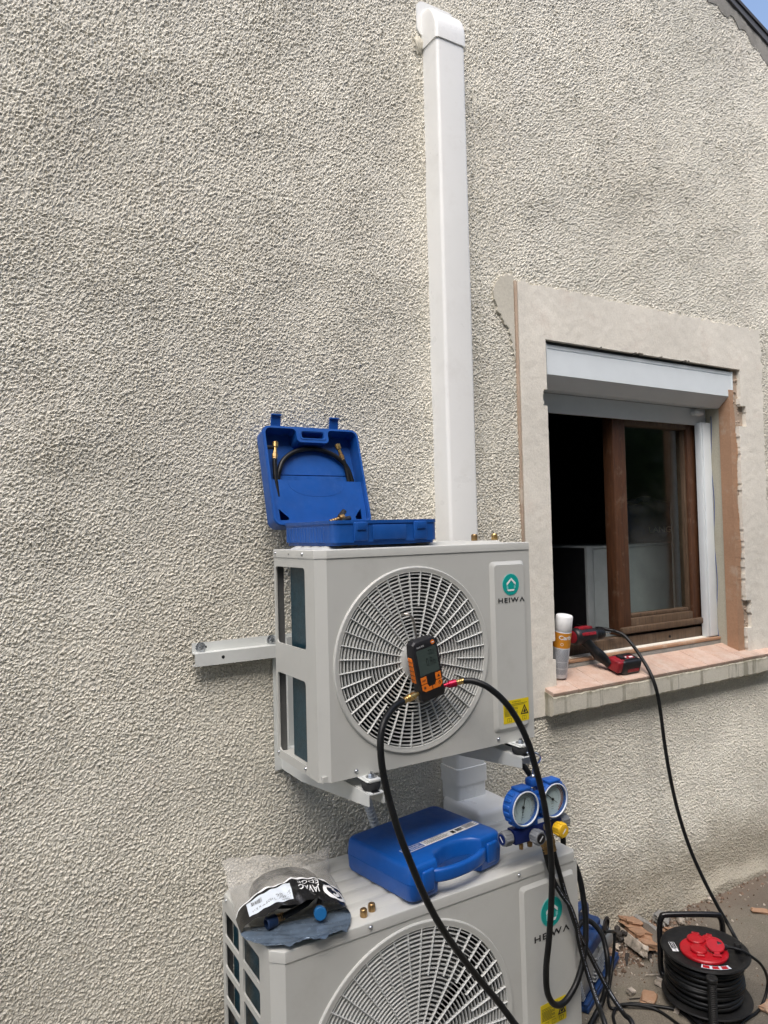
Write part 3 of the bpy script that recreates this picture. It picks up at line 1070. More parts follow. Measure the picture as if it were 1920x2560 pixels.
def grille(parent, cx, cz, R, y, Rin, hub, nring, nlong, fan_y, dome=.0):
    mb = MB()
    prof = [(R, 0), (R - .0008, .0030), (R - .003, .0048), (R - .006, .0050), (Rin + .0035, .0026), (Rin + .001, .0030), (Rin, .0015), (Rin - .0005, -.022), (R - .002, -.022)]
    mb.lathe(prof, 128, (cx, y, cz), (0, -1, 0), closed=True)
    gf = mb.build('grille_frame', 'ac', parent)
    base = ORG[parent.name]
    c = Vector((cx, y, cz)) - base
    w = .0024
    for i in range(nring):
        r = hub + (Rin - hub) * (i + .5) / nring
        mb = MB()
        mb.lathe([(r - w / 2, .001), (r + w / 2, .001), (r + w / 2, -.0065), (r - w / 2, -.0065)], 96, (cx, y, cz), (0, -1, 0), closed=True)
        mb.build('ring', 'grille', gf)
    for kind in (0, 1):
        r0 = hub * .9 if kind == 0 else hub + (Rin - hub) * .50
        L = Rin - r0 + .001
        mb = MB()
        mb.box(((r0 + L / 2), .0005, 0), (L, .0080, .0021), .0005, 1)
        src = None
        for k in range(nlong):
            a = 2 * math.pi * (k + .5 * kind) / nlong + .06
            if src is None:
                org = ORG[gf.name]
                ORG[gf.name] = Vector()
                src = mb.build('spoke', 'grille', gf)
                ORG[gf.name] = org
                src.location, src.rotation_euler = c, (0, -a, 0)
            else:
                copyobj(src, gf, c, (0, -a, 0))
    mb = MB()
    mb.lathe([(0, .0045), (hub * .9, .003), (hub, .001), (hub, -.006), (0, -.006)], 48, (cx, y, cz), (0, -1, 0))
    mb.build('hub_disc', 'grille', gf)
    # fan and shroud
    mb = MB()
    mb.lathe([(Rin + .002, -.0225), (Rin + .002, -.14), (Rin - .004, -.14), (Rin - .004, -.0225)], 64, (cx, y, cz), (0, -1, 0), closed=True)
    mb.build('shroud', 'acdark', parent)
    mb = MB()
    mb.lathe([(0, -fan_y + .03), (.05, -fan_y + .026), (.062, -fan_y + .01), (.062, -fan_y - .05), (0, -fan_y - .05)], 32, (cx, y, cz), (0, -1, 0))
    fan = mb.build('fan', 'blade', parent)
    for k in range(3):
        mb = MB()
        V, F = [], []
        nr, na = 8, 10
        for i in range(nr + 1):
            r = .055 + (Rin - .018 - .055) * i / nr
            for j in range(na + 1):
                s_ = j / na - .5
                a = 2 * math.pi * k / 3 + 1.1 + s_ * (1.05 + .35 * i / nr) + .25 * i / nr
                yy = y + fan_y + .055 * s_ * 2 * (1 - .35 * i / nr)
                V.append((cx + r * math.cos(a), yy, cz + r * math.sin(a)))
        m_ = len(V)
        V += [(a, b + .003, c_) for a, b, c_ in V]
        for i in range(nr):
            for j in range(na):
                q = i * (na + 1) + j
                F += [(q, q + 1, q + na + 2, q + na + 1), (m_ + q, m_ + q + na + 1, m_ + q + na + 2, m_ + q + 1)]
        mb.add(V, F)
        mb.build('blade', 'blade', fan)
    return gf


def ac_unit(name, label, P):
    x0, W, yF, yB, zT, zB, lid = [P[k] for k in ('x0', 'W', 'yF', 'yB', 'zT', 'zB', 'lid')]
    x1 = x0 + W
    cx_, cy_ = P['chx'], P['chy']
    zl = zT - lid
    root = thing(name, label, 'heat pump', ((x0 + x1) / 2, (yF + yB) / 2, zB))
    # front panel with the fan hole
    fcx, fcz, fR = P['fan']
    mb = MB()
    mb.plate([(x0 + cx_, zB), (x1, zB), (x1, zl), (x0 + cx_, zl)], [circ(fcx, fcz, fR - .003, 96)], (0, yF, 0), FR_FRONT, .0015)
    V = [(x0 + cx_, yF, zB), (x0 + cx_, yF, zl), (x0, yF + cy_, zl), (x0, yF + cy_, zB), (x0, P['seam'], zl), (x0, P['seam'], zB)]
    mb.add(V, [(0, 1, 2, 3), (3, 2, 4, 5)])
    mb.build('front_panel', 'ac', root, angle=20)
    # raised field with badge
    px0, px1, pz0, pz1 = P['panel']
    t_, d_ = .012, .007
    mb = MB()
    lo = rrect(px0, px1, pz0, pz1, .012, 5)
    hi = rrect(px0 + t_, px1 - t_ * .5, pz0 + t_ * .8, pz1 - t_ * .8, .009, 5)
    A3 = [(a, yF - .0003, b) for a, b in lo]
    B3 = [(a, yF - d_, b) for a, b in hi]
    nn = len(lo)
    mb.add(A3 + B3, [(i, (i + 1) % nn, nn + (i + 1) % nn, nn + i) for i in range(nn)] + [tuple(range(nn, 2 * nn))])
    mb.build('raised_field', 'ac', root, angle=25)
    logo(root, *P['logo'][:3], yF - d_ - .0007, *P['logo'][3:])
    warn_label(root, *P['warn'], yF - d_ - .0006)
    # side panel with openings
    mb = MB()
    holes = [rrect(-b, -a, c, d, r, 4) for a, b, c, d, r in P['open']]
    mb.plate([(-yB, zB + P.get('sb', 0)), (-P['seam'] - .0012, zB + P.get('sb', 0)), (-P['seam'] - .0012, zl - .0005), (-yB, zl - .0005)], holes, (x0 + .0004, 0, 0), FR_LEFT, .0045)
    mb.build('side_panel', 'ac', root, angle=20)
    # rear corner post, right side, back, base
    MB().box2(x0 + .001, x0 + .026, yB - .0025, yB, zB, zl).build('rear_post', 'innergrey', root)
    MB().box2(x1 - .0015, x1 - .0002, yF + .0016, yB, zB, zl).build('right_panel', 'ac', root)
    MB().box2(x0 + W * .72, x1 - .0016, yB - .002, yB, zB, zl).build('back_panel', 'ac', root)
    MB().box2(x0 + .005, x1 - .004, yF + .004, yB - .004, zB + .001, zB + .014).build('base_pan', 'ac', root)
    cl = MB()
    if P['coil_side']:
        a, b = P['coil_side']
        cl.box2(x0 + .022, x0 + .050, a, b, zB + .015, zl - .01)
    a, b = P['coil_back']
    cl.box2(a, b, yB - .036, yB - .012, zB + .015, zl - .01)
    cl.build('coil', 'coil', root, merge=False)
    MB().box2(x0 + P['bulk'], x0 + P['bulk'] + .002, yF + .145, yB - .04, zB + .015, zl - .01).build('inner_wall', 'acdark', root)
    # lid
    mb = MB()
    b_ = P['bchx']
    oct_ = [(x0 + cx_, yF - .002), (x1 - P['rch'], yF - .002), (x1, yF - .002 + P['rch']), (x1, yB - b_), (x1 - b_, yB), (x0 + b_, yB), (x0 - .0012, yB - b_), (x0 - .0012, yF + cy_ - .001)]
    mb2 = bmesh.new()
    vs = [mb2.verts.new((a, b, zl)) for a, b in oct_]
    f = mb2.faces.new(vs)
    r = bmesh.ops.extrude_face_region(mb2, geom=[f])
    tv = [v for v in r['geom'] if isinstance(v, bmesh.types.BMVert)]
    for v in tv:
        v.co.z = zT
    te = [e for e in mb2.edges if all(v in tv for v in e.verts)]
    bmesh.ops.bevel(mb2, geom=te, offset=.003, segments=3, profile=.5, affect='EDGES')
    mb.frombm(mb2)
    lidob = mb.build('lid', 'ac', root, angle=30)
    for (ra, rb_, rc, rd) in P['ribs']:
        m3 = MB()
        lo = rrect(ra, rb_, rc, rd, .008, 3)
        hi = rrect(ra + .012, rb_ - .012, rc + .009, rd - .009, .006, 3)
        nn = len(lo)
        m3.add([(a, b, zT - .0002) for a, b in lo] + [(a, b, zT + .0065) for a, b in hi],
               [(i, (i + 1) % nn, nn + (i + 1) % nn, nn + i) for i in range(nn)] + [tuple(range(nn, 2 * nn))])
        m3.build('lid_rib', 'ac', lidob, angle=60)
    for yy in P['lidscrews_side']:
        screw(root, (x0 - .0012, yy, zT - lid * .5), (-1, 0, 0))
    for xx in P['lidscrews_front']:
        mb = MB()
        mb.plate(circ(xx, zT - lid * .45, .0085, 20), (), (0, yF - .0022, 0), FR_FRONT, .0006)
        mb.build('screw_dimple', 'ac', root)
        screw(root, (xx, yF - .0024, zT - lid * .45), (0, -1, 0))
    for xx, zz_ in P['frontscrews']:
        screw(root, (xx, yF - .0002, zz_), (0, -1, 0))
    for yy, zz_ in P['sidescrews']:
        screw(root, (x0 + .0004, yy, zz_), (-1, 0, 0))
    for yy in P.get('dots', ()):
        mb = MB()
        mb.lathe([(.0022, 0), (.0022, .0004), (0, .0004)], 12, (x0 - .0012, yy, zT - lid * .55), (-1, 0, 0))
        mb.build('screw_hole', 'black', root)
    grille(root, fcx, fcz, fR, yF, P['Rin'], P['hub'], P['nring'], P['nlong'], .075)
    for (s0, s1) in P['feet']:
        mb = MB()
        mb.box2(s0, s1, yF - .045, yB + .03, zB - .0022, zB - .0002, .0008, 1)
        mb.box2(s0 + .004, s1 - .004, yF - .047, yF - .006, zB - .004, zB + .004, .003, 2)
        ft = mb.build('foot_rail', 'bracket', root)
        mb = MB()
        hexbolt(mb, ((s0 + s1) / 2, yF - .028, zB + .004), (0, 0, 1), .0075)
        mb.build('foot_bolt', 'zinc', ft)
        for fy in (yF - .026, yB + .012):
            mb = MB()
            mb.lathe([(.020, 0), (.022, -.004), (.022, -.014), (.019, -.0195), (0, -.0195)], 28, ((s0 + s1) / 2, fy, zB - .0040), (0, 0, 1))
            mb.build('rubber_foot', 'foot', ft)
    return root


UP = dict(x0=0.0, W=.6372, yF=-.4602, yB=-.208, zT=1.5045, zB=.9788, lid=.0198, chx=.0246, chy=.0151, rch=.001, bchx=.001, seam=-.402,
          fan=(.2605, 1.231, .2255), Rin=.2105, hub=.047, nring=18, nlong=20,
          panel=(.497, .616, 1.010, 1.456), logo=(.5635, 1.394, .029, .519, .610, 1.3470, .0125), warn=(.5255, .6135, 1.031, 1.0905),
          open=((-.393, -.2185, 1.270, 1.462, .010), (-.386, -.2185, 1.0, 1.196, .010)),
          coil_side=(-.398, -.262), coil_back=(.085, .44), bulk=.46,
          ribs=[(.038, .59, -.262 - .05 * k, -.222 - .05 * k) for k in range(4)],
          lidscrews_side=(-.2225, -.385), dots=(-.305,), lidscrews_front=(), frontscrews=((.089, .9925), (.512, .994)), sidescrews=((-.2145, .992), (-.375, .992)),
          feet=((.092, .132), (.543, .583)))
ac_unit('outdoor_unit', 'small ivory heat pump unit on wall brackets under the open blue case', UP)

rows = []
for i in range(7):
    zt_ = .604 - i * .0755
    rows.append((-.252, -.1505, zt_ - .060, zt_, .006))
    rows.append((-.386, -.279, zt_ - .060, zt_, .006))
LO = dict(x0=-.128, W=.8937, yF=-.4729, yB=-.1327, zT=.6497, zB=.020, lid=.0249, chx=.0258, chy=.0243, rch=.012, bchx=.022, seam=-.402,
          fan=(.225, .315, .2965), Rin=.279, hub=.056, nring=22, nlong=22,
          panel=(.554, .750, .06, .6045), logo=(.660, .5165, .0395, .596, .723, .4515, .0165), warn=(.610, .702, .2225, .2845),
          open=rows, coil_side=(-.398, -.150), coil_back=(-.05, .55), bulk=.60,
          ribs=[(-.085, .715, -.205 - .057 * k, -.160 - .057 * k) for k in range(5)],
          lidscrews_side=(-.168, -.368), dots=(-.268,), lidscrews_front=(.108, .555), frontscrews=((.10, .06), (.52, .06)), sidescrews=((-.145, .04), (-.39, .04)),
          feet=((.0, .045), (.6, .645)))
ac_unit('outdoor_unit', 'large ivory heat pump unit standing on the ground, lower of the two', LO)
# dark backing behind the lower side louvres

# ------------------------------------------------------------------ wall bracket
br = thing('wall_bracket', 'grey white steel wall bracket carrying the upper heat pump', 'bracket', (.3, 0, .88))
mb = MB()
mb.box2(-.158, .60, -.0125, -.0100, 1.231, 1.2575)
mb.box2(-.158, .60, -.0380, -.0125, 1.2300, 1.2325)
mb.box2(-.158, .60, -.0405, -.0380, 1.1985, 1.2325)
mb.box2(-.158, .60, -.0380, -.0125, 1.1985, 1.2005)
bar = mb.build('wall_bar', 'bracket', br, merge=False)
mb = MB()
mb.lathe([(.0045, 0), (.0045, .0006), (0, .0006)], 16, (-.082, -.0405, 1.217), (0, -1, 0))
mb.box2(-.128, -.118, -.0133, -.0126, 1.2425, 1.2475, .002, 2)
mb.build('slot', 'black', bar)
for x in (-.135, .068):
    mb = MB()
    hexbolt(mb, (x, -.0125, 1.245), (0, -1, 0), .0078)
    mb.build('bolt', 'zinc', br)
for xL in (.090, .541):
    w = .042
    # upright: channel against the wall
    mb = MB()
    mb.box2(xL, xL + .0025, -.062, -.0125, .880, 1.262)
    mb.box2(xL - .020, xL - .0001, -.0150, -.0127, .878, 1.2305)
    mb.box2(xL + w - .0025, xL + w, -.062, -.0125, .880, 1.262)
    mb.box2(xL + .0025, xL + w - .0025, -.0645, -.062, .885, 1.255)
    mb.build('upright', 'bracket', br, merge=False)
    zt_ = .9545
    mb = MB()
    side = [(0.0645, .883), (.155, .883), (.517, .9285), (.517, zt_), (.0645, zt_)]
    for x in (xL + .0025, xL + w):
        mb.plate([(a, b) for a, b in side], (), (x - .0025, 0, 0), ((0, -1, 0), (0, 0, 1), (-1, 0, 0)), .0025 if False else -.0025)
    mb.box2(xL + .0026, xL + w - .0026, -.517, -.0646, zt_ - .0025, zt_ - .0002)
    arm = mb.build('arm', 'bracket', br, merge=False)
    # pressed stiffening groove on the outside
    mb = MB()
    g1 = [(.10, .905), (.17, .905), (.455, .937), (.462, .943), (.455, .948), (.10, .948), (.092, .93)]
    mb.plate(g1, (), (xL - .0004, 0, 0), ((0, -1, 0), (0, 0, 1), (-1, 0, 0)), .0010)
    mb.build('pressed_groove', 'bracket', arm)
    mb = MB()
    mb.box2(xL + .012, xL + .030, -.513, -.500, zt_ - .0002, zt_ + .0004)
    mb.build('slot', 'black', arm)

# ------------------------------------------------------------------ line duct
du = thing('line_duct', 'tall white plastic line duct running up the wall', 'duct', (.709, -.045, .6))
dx0, dx1, dd = .6510, .7660, .088


def ductloop(z, e=0.0, r=.012):
    a = [(dx0 - e, -.002), (dx1 + e, -.002)]
    out = [(dx1 + e, -.001)]
    for cx, cy, s in ((dx1 + e - r, -dd - e + r, 0), (dx0 - e + r, -dd - e + r, -90)):
        for k in range(6):
            t = rad(s - 90 * k / 5)
            out.append((cx + r * math.cos(t), cy + r * math.sin(t)))
    out.append((dx0 - e, -.001))
    return [(x, y, z) for x, y in out]


def loft(mb, loops, cap=True):
    n = len(loops[0])
    V = [p for l in loops for p in l]
    F = []
    for i in range(len(loops) - 1):
        for k in range(n):
            F.append((i * n + k, i * n + (k + 1) % n, (i + 1) * n + (k + 1) % n, (i + 1) * n + k))
    if cap:
        F += [tuple(reversed(range(n))), tuple(range((len(loops) - 1) * n, len(loops) * n))]
    return mb.add(V, F)


mb = MB()
loft(mb, [ductloop(.68), ductloop(3.16)])
mb.build('trunking', 'duct', du, angle=25)
mb = MB()
loft(mb, [ductloop(.735, .0012), ductloop(.736, .004), ductloop(.787, .004), ductloop(.788, .0012)])
mb.build('joint_collar', 'duct', du, angle=40)
mb = MB()
caps = [ductloop(3.138, .001), ductloop(3.139, .0040)]
top = ductloop(3.17, .0040)
caps.append(top)
for k in range(1, 9):
    t = rad(90 * k / 8)
    lo = []
    for x, y, z in top:
        yy = -.001 + (y + .001) * (0.30 + .70 * math.cos(t)) if y < -.002 else y
        lo.append((x, yy, 3.17 + .092 * math.sin(t)))
    caps.append(lo)
loft(mb, caps)
cap = mb.build('end_cap', 'duct', du, angle=40)
mb = MB()
mb.plate(rrect(.628, .784, 3.185, 3.303, .028, 6), (), (0, -.0125, 0), FR_FRONT, .006)
mb.build('wall_flange', 'duct', cap)
mb = MB()
mb.box2(.640, .800, -.200, -.010, .560, .690, .018, 4)
mb.box2(.631, .810, -.215, -.2001, .548, .64, .007, 3)
mb.build('base_elbow', 'duct', du, angle=40, merge=False)
mb = MB()
bm = bmesh.new()
bmesh.ops.create_icosphere(bm, subdivisions=3, radius=1)
for v in bm.verts:
    c = v.co
    d = 1 + .18 * math.sin(9 * c.x + 4 * c.z) + .12 * math.cos(11 * c.z - 5 * c.y)
    v.co = Vector((.630 + .020 * c.x * d, -.006 + .014 * c.y * d, 3.150 + .034 * c.z * d))
mb.frombm(bm)
fo = mb.build('sealing_foam', 'foam', du)

# corrugated conduit
mb = MB()
pts = spline([(.262, -.185, .93), (.268, -.18, .86), (.275, -.175, .80), (.300, -.165, .735), (.330, -.15, .672), (.352, -.135, .64)], 34)
mb.tube(pts, lambda i, n: .0130 if (i // 3) % 2 else .0098, 14, 1, smooth=False)
tag(mb.build('corrugated_conduit', 'conduit', angle=25), 'pale grey corrugated conduit hanging below the upper heat pump', 'conduit')


# ------------------------------------------------------------------ open blue case
def case_loop(w, h, r=.022):
    return rrect(-w / 2, w / 2, -h / 2, h / 2, r, 6)


def cavity_loop(w, h, t=.006, r=.016, notch=True):
    x, y = w / 2 - t, h / 2 - t
    lp = []

    def arc(cx, cy, rr, a0, a1, n=5):
        for k in range(n + 1):
            a = rad(a0 + (a1 - a0) * k / n)
            lp.append((cx + rr * math.cos(a), cy + rr * math.sin(a)))
    arc(x - r, -y + r, r, -90, 0)
    arc(x - r, y - r, r, 0, 90)
    if notch:
        nx, nd, q = .050, .040, .012
        arc(nx + q, y - q, q, 90, 180, 4)
        arc(nx - q, y - nd + q, q, 0, -90, 4)
        arc(-nx + q, y - nd + q, q, -90, -180, 4)
        arc(-nx - q, y - q, q, 0, 90, 4)
    arc(-x + r, y - r, r, 90, 180)
    arc(-x + r, -y + r, r, 180, 270)
    return lp


CW, CD = .300, .290
oc = thing('tool_case', 'open blue plastic case leaning on the wall above the upper heat pump', 'case', (.205, -.293, 1.5115))
# base tray, latch side towards the yard (-y)
mb = MB()
FRB = ((-1, 0, 0), (0, -1, 0), (0, 0, 1))     # local v axis points to the yard
mb.plate(case_loop(CW, CD), [cavity_loop(CW, CD)], (.205, -.293, 1.571), FRB, .052)
mb.plate(case_loop(CW - .008, CD - .008), (), (.205, -.293, 1.5192), FRB, .0072)
base = mb.build('base_tray', 'blue', oc, angle=30, merge=False)
mb = MB()
for k in range(15):
    mb.box2(.0537, .0560, -.395 + .0155 * k, -.387 + .0155 * k, 1.520, 1.557, .001, 1)
for k in range(6):
    mb.box2(.3540, .3560, -.395 + .03 * k, -.387 + .03 * k, 1.520, 1.557, .001, 1)
mb.build('side_ribs', 'blue', base, merge=False)
mb = MB()
mb.plate(case_loop(CW + .004, CD + .004, .024), [case_loop(CW - .004, CD - .004, .02)], (.205, -.293, 1.5715), FRB, .008)
mb.build('rim', 'blue', base)
for x in (.127, .297):
    mb = MB()
    mb.box2(x - .019, x + .019, -.4445, -.4375, 1.522, 1.5672, .003)
    mb.box2(x - .012, x + .012, -.4475, -.4446, 1.548, 1.566, .0012)
    mb.build('latch_catch', 'blue', oc)
mb = MB()
mb.box2(.160, .255, -.4425, -.4385, 1.524, 1.560, .0015)
mb.build('handle_recess', 'blue', oc)
for x in (.100, .310):
    mb = MB()
    mb.box2(x - .022, x + .022, -.435, -.35, 1.5105, 1.5130, .001)
    mb.build('pad', 'black', oc)
# lid: local plane u = x, v = up the lid, w = into the yard
tilt = rad(15.5)
ev = Vector((0, math.sin(tilt), math.cos(tilt)))
ew = Vector((0, -math.cos(tilt), math.sin(tilt)))
L0 = Vector((.187, -.135, 1.568))
FRL = ((1, 0, 0), tuple(ev), tuple(ew))
LC = L0 + ev * (CD / 2)
slot = rrect(-.034, .036, CD / 2 - .033, CD / 2 - .014, .006, 3)
mb = MB()
mb.plate(case_loop(CW, CD), [cavity_loop(CW, CD), slot], tuple(LC), FRL, .050)
mb.plate(case_loop(CW - .006, CD - .006), [slot], tuple(LC - ew * .0498), FRL, .006)
lid = mb.build('lid', 'blue', oc, angle=30, merge=False)
mb = MB()
mb.plate(case_loop(CW + .003, CD + .003, .023), [case_loop(CW - .005, CD - .005, .02)], tuple(LC - ew * .004), FRL, .004)
mb.plate(rrect(-.040, .042, CD / 2 - .037, CD / 2 - .010, .008, 3), [rrect(-.036, .038, CD / 2 - .035, CD / 2 - .012, .007, 3)], tuple(LC + ew * .0015), FRL, .0016)
mb.build('rim', 'blue', lid, merge=False)
mb = MB()
pk = [(-CW / 2 + .007, -CD / 2 + .007), (CW / 2 - .007, -CD / 2 + .007), (CW / 2 - .007, -.015), (.106, -.018)]
for k in range(13):
    t = rad(-10 - 160 * k / 12)
    pk.append((.078 * math.cos(t) + .0, -.030 + .036 * math.sin(t) if k not in (0, 12) else -.028))
pk += [(-.106, -.018), (-CW / 2 + .007, -.012)]
tri1 = [(-.128, -.095), (-.100, -.122), (-.103, -.128), (-.127, -.128)]
tri2 = [(.128, -.095), (.127, -.128), (.108, -.128), (.106, -.120)]
mb.plate([(-CW / 2 + .007, -CD / 2 + .007), (CW / 2 - .007, -CD / 2 + .007), (CW / 2 - .007, -.014), (-CW / 2 + .007, -.010)], [tri1, tri2], tuple(LC - ew * .014), FRL, .003)
mb.build('pocket_panel', 'blue', lid)
mb = MB()
ar = []
for k in range(25):
    t = rad(180 * k / 24)
    ar.append((.090 * math.cos(t), -.014 - .046 * math.sin(t) ** .8))
ar2 = [(x * .94, y + .004 if 0 < i < 24 else y) for i, (x, y) in enumerate(ar)]
mb.plate(ar + list(reversed(ar2)), (), tuple(LC - ew * .0135), FRL, .004)
mb.build('pocket_seam', 'blue', lid)
mb = MB()
hb = [(.112 * math.cos(rad(180 * k / 24)), .012 + .075 * math.sin(rad(180 * k / 24))) for k in range(25)]
mb.plate(hb, (), tuple(LC - ew * .034), FRL, .012)
mb.build('hose_core', 'blue', lid)
mb = MB()
mb.plate([(-.112, -.010), (.112, -.010), (.112, .008), (-.112, .008)], (), tuple(LC - ew * .031), FRL, .012)
text(mb, 'FRIOLINE', (0, 0, 0), (1, 0, 0), (0, 0, 1), fmap=lambda x, y: tuple(LC - ew * .0305 + Vector((1, 0, 0)) * (-.085 + x) + ev * (-.008 + y)), width=.17, height=.012)
mb.build('moulded_strip', 'blue', lid, merge=False)
for u in (-.105, .078):
    mb = MB()
    T = Matrix.Translation(LC + Vector((1, 0, 0)) * u + ev * (CD / 2 + .012) - ew * .010) @ Matrix(((1, 0, 0, 0), (0, ev.y, -ew.y, 0), (0, ev.z, -ew.z, 0), (0, 0, 0, 1)))
    # local axes: x, y = up the lid, z = away from the yard
    T2 = T @ Matrix.Rotation(rad(-24), 4, 'X')
    mb.box((0, .004, 0), (.030, .040, .0035), .001, 1, T=T2)
    mb.box((0, .0245, -.003), (.031, .0045, .009), .001, 1, T=T2)
    mb.build('latch', 'blue', oc)

# short hose kept inside the lid
sh = thing('charging_hose', 'short black hose with brass ends curled inside the open blue case lid', 'hose', (.187, -.1, 1.69))
U = lambda u, v, w: tuple(LC + Vector((1, 0, 0)) * u + ev * v - ew * (.020 - w))
mb = MB()
arc = [U(-.112 + .0, -.05, -.012), U(-.114, -.008, -.008)]
for k in range(9):
    t = rad(168 - 156 * k / 8)
    arc.append(U(.112 * math.cos(t) + .004, .006 + .083 * math.sin(t), -.004))
arc += [U(.122, -.02, -.008), U(.124, -.06, -.014)]
mb.tube(arc, .0072, 12, 8)
mb.tube([U(-.122, -.06, 0), U(-.124, -.01, .002), U(-.122, .03, .004), U(-.120, .052, .005)], .0066, 12, 8)
mb.tube([U(.112, -.06, -.010), U(.110, -.01, -.006), U(.106, .030, -.002), U(.098, .058, 0)], .0066, 12, 8)
mb.build('hose', 'rubber', sh, merge=False)
for (a, b) in ((U(-.120, .050, .005), U(-.116, .076, .006)), (U(.098, .056, 0), U(.092, .080, .001))):
    mb = MB()
    a, b = Vector(a), Vector(b)
    d = (b - a).normalized()
    L = (b - a).length
    mb.lathe([(.0068, 0), (.0068, L * .2), (.0080, L * .25), (.0080, L * .6), (.006, L * .65), (.006, L), (0, L)], 6, a, d)
    mb.build('ferrule', 'oldbrass', sh)
    mb = MB()
    e = b + Vector((.0, 0, .004))
    mb.lathe([(.0052, 0), (.0052, .010), (.0085, .012), (.0088, .026), (.0070, .028), (0, .028)], 18, b - d * .002, d)
    mb.build('brass_nut', 'brass', sh)
mb = MB()
k0 = Vector(U(-.134, .083, .010))
mb.box((k0.x, k0.y, k0.z), (.026, .010, .011), .004, 2)
mb.build('valve_lever', 'black', sh)
# loose fitting in the tray
ft = thing('hose_fitting', 'small brass hose fitting with black cap lying in the open case', 'fitting', (.17, -.22, 1.565))
mb = MB()
a, d = Vector((.160, -.215, 1.572)), Vector((.9, .25, .22)).normalized()
for k in range(4):
    mb.lathe([(.005, 0), (.0066, .002), (.0066, .006), (.005, .008)], 14, a + d * (.009 * k), d)
mb.lathe([(.0095, 0), (.0105, .002), (.0105, .014), (.006, .015), (.006, .003), (0, .003)], 18, a + d * .036, d)
mb.build('brass_body', 'oldbrass', ft, merge=False)
mb = MB()
mb.cyl(a + d * .046 + Vector((0, .012, .004)), a + d * .068 + Vector((0, .02, .014)), .0075, 14, bev=.001)
mb.cyl(a + d * .050 + Vector((0, .0, -.006)), a + d * .078 + Vector((0, .004, -.008)), .0072, 14, bev=.001)
mb.build('black_cap', 'black', ft)

# ------------------------------------------------------------------ closed blue case on the lower unit
zt2 = .6497 + .0068
cc = thing('tool_case', 'closed blue plastic case with white label on the lower heat pump', 'case', (.360, -.3265, zt2), (0, 0, rad(9.0)))
cw, cd, ch = .330, .262, .086


def body_outline(inset=0.0, notch=True):
    w, d = cw / 2 - inset, cd / 2 - inset
    r = .020
    out = []
    def arc(cx, cy, rr, a0, a1, n=5):
        for k in range(n + 1):
            a = rad(a0 + (a1 - a0) * k / n)
            out.append((cx + rr * math.cos(a), cy + rr * math.sin(a)))
    arc(w - r, d - r, r, 0, 90)
    arc(-w + r, d - r, r, 90, 180)
    arc(-w + r, -d + r, r, 180, 270)
    if notch:
        for k in range(13):
            t = k / 12
            out.append((-.078 + .160 * t, -d + .044 * math.sin(math.pi * t) ** .5))
    arc(w - r, -d + r, r, 270, 360)
    return out


def stack(mb, levels):
    loops = []
    for z, ins in levels:
        loops.append([(x, y, z) for x, y in body_outline(ins)])
    return loft(mb, loops)


mb = MB()
stack(mb, [(0, .010), (.003, .005), (.010, .002), (.0435, 0.0), (.0440, .0012)])
mb.build('bottom_half', 'blue2', cc, angle=30)
mb = MB()
stack(mb, [(.0442, .0012), (.0447, 0), (.074, .002), (.081, .0045), (.0845, .0085), (ch, .014)])
mb.build('top_half', 'blue2', cc, angle=30)
mb = MB()
hd = [(-.088, -cd / 2 + .008), (-.074, -cd / 2 - .002), (-.042, -cd / 2 - .012), (.002, -cd / 2 - .0155), (.046, -cd / 2 - .012), (.078, -cd / 2 - .002), (.092, -cd / 2 + .008)]
P = spline([(x, y, .046) for x, y in hd], 6)
sec = rrect(-.0085, .0085, -.0165, .0165, .0075, 4)
V, F = [], []
for i, p in enumerate(P):
    t = (P[min(i + 1, len(P) - 1)] - P[max(i - 1, 0)]).normalized()
    nn_ = Vector((-t.y, t.x, 0))
    for a, b in sec:
        V.append(p + nn_ * a + Vector((0, 0, b)))
ns = len(sec)
for i in range(len(P) - 1):
    for k in range(ns):
        F.append((i * ns + k, i * ns + (k + 1) % ns, (i + 1) * ns + (k + 1) % ns, (i + 1) * ns + k))
mb.add(V, F)
mb.build('handle', 'blue2', cc, angle=50)
for x in (-.112, .117):
    mb = MB()
    mb.box((x, -cd / 2 - .0015, .044), (.038, .010, .052), .006, 3)
    lt = mb.build('latch', 'blue2', cc, angle=50)
ztop = ch + .0005
mb = MB()
quad(mb, (0, 0, ztop), (1, 0, 0), (0, 1, 0), -.120, .148, -.062, -.036)
lab = mb.build('label', 'white', cc)
mb = MB()
quad(mb, (0, 0, ztop + .0004), (1, 0, 0), (0, 1, 0), -.118, -.052, -.060, -.038)
mb.build('label_logo_field', 'blue2', lab)
mb = MB()
ex_, ey_ = (1, 0, 0), (0, 1, 0)
text(mb, 'ALLIAGES', (-.096, -.0485, ztop + .0008), ex_, ey_, width=.036, height=.0062, bold=.01)
text(mb, 'INDUSTRIES', (-.096, -.0575, ztop + .0008), ex_, ey_, width=.040, height=.0062, bold=.01)
text(mb, 'A', (-.114, -.0565, ztop + .0008), ex_, ey_, width=.013, height=.014)
mb.build('logo_lettering', 'white', lab)
mb = MB()
text(mb, 'Coffret « FRIOTEST 90 »', (-.047, -.0445, ztop + .0005), ex_, ey_, width=.078, height=.0066)
for i, (a, b) in enumerate(((-.045, .040), (-.045, .034), (-.045, .038))):
    x = a
    while x < b:
        L = random.uniform(.003, .009)
        quad(mb, (0, 0, ztop + .0005), ex_, ey_, x, min(b, x + L), -.0488 - i * .0042, -.0470 - i * .0042)
        x += L + .0015
x = .070
while x < .094:
    wv = random.choice((.0006, .0010, .0015))
    quad(mb, (0, 0, ztop + .0005), ex_, ey_, x, x + wv, -.056, -.042)
    x += wv + random.choice((.0007, .0012))
quad(mb, (0, 0, ztop + .0005), ex_, ey_, .052, .064, -.057, -.043)
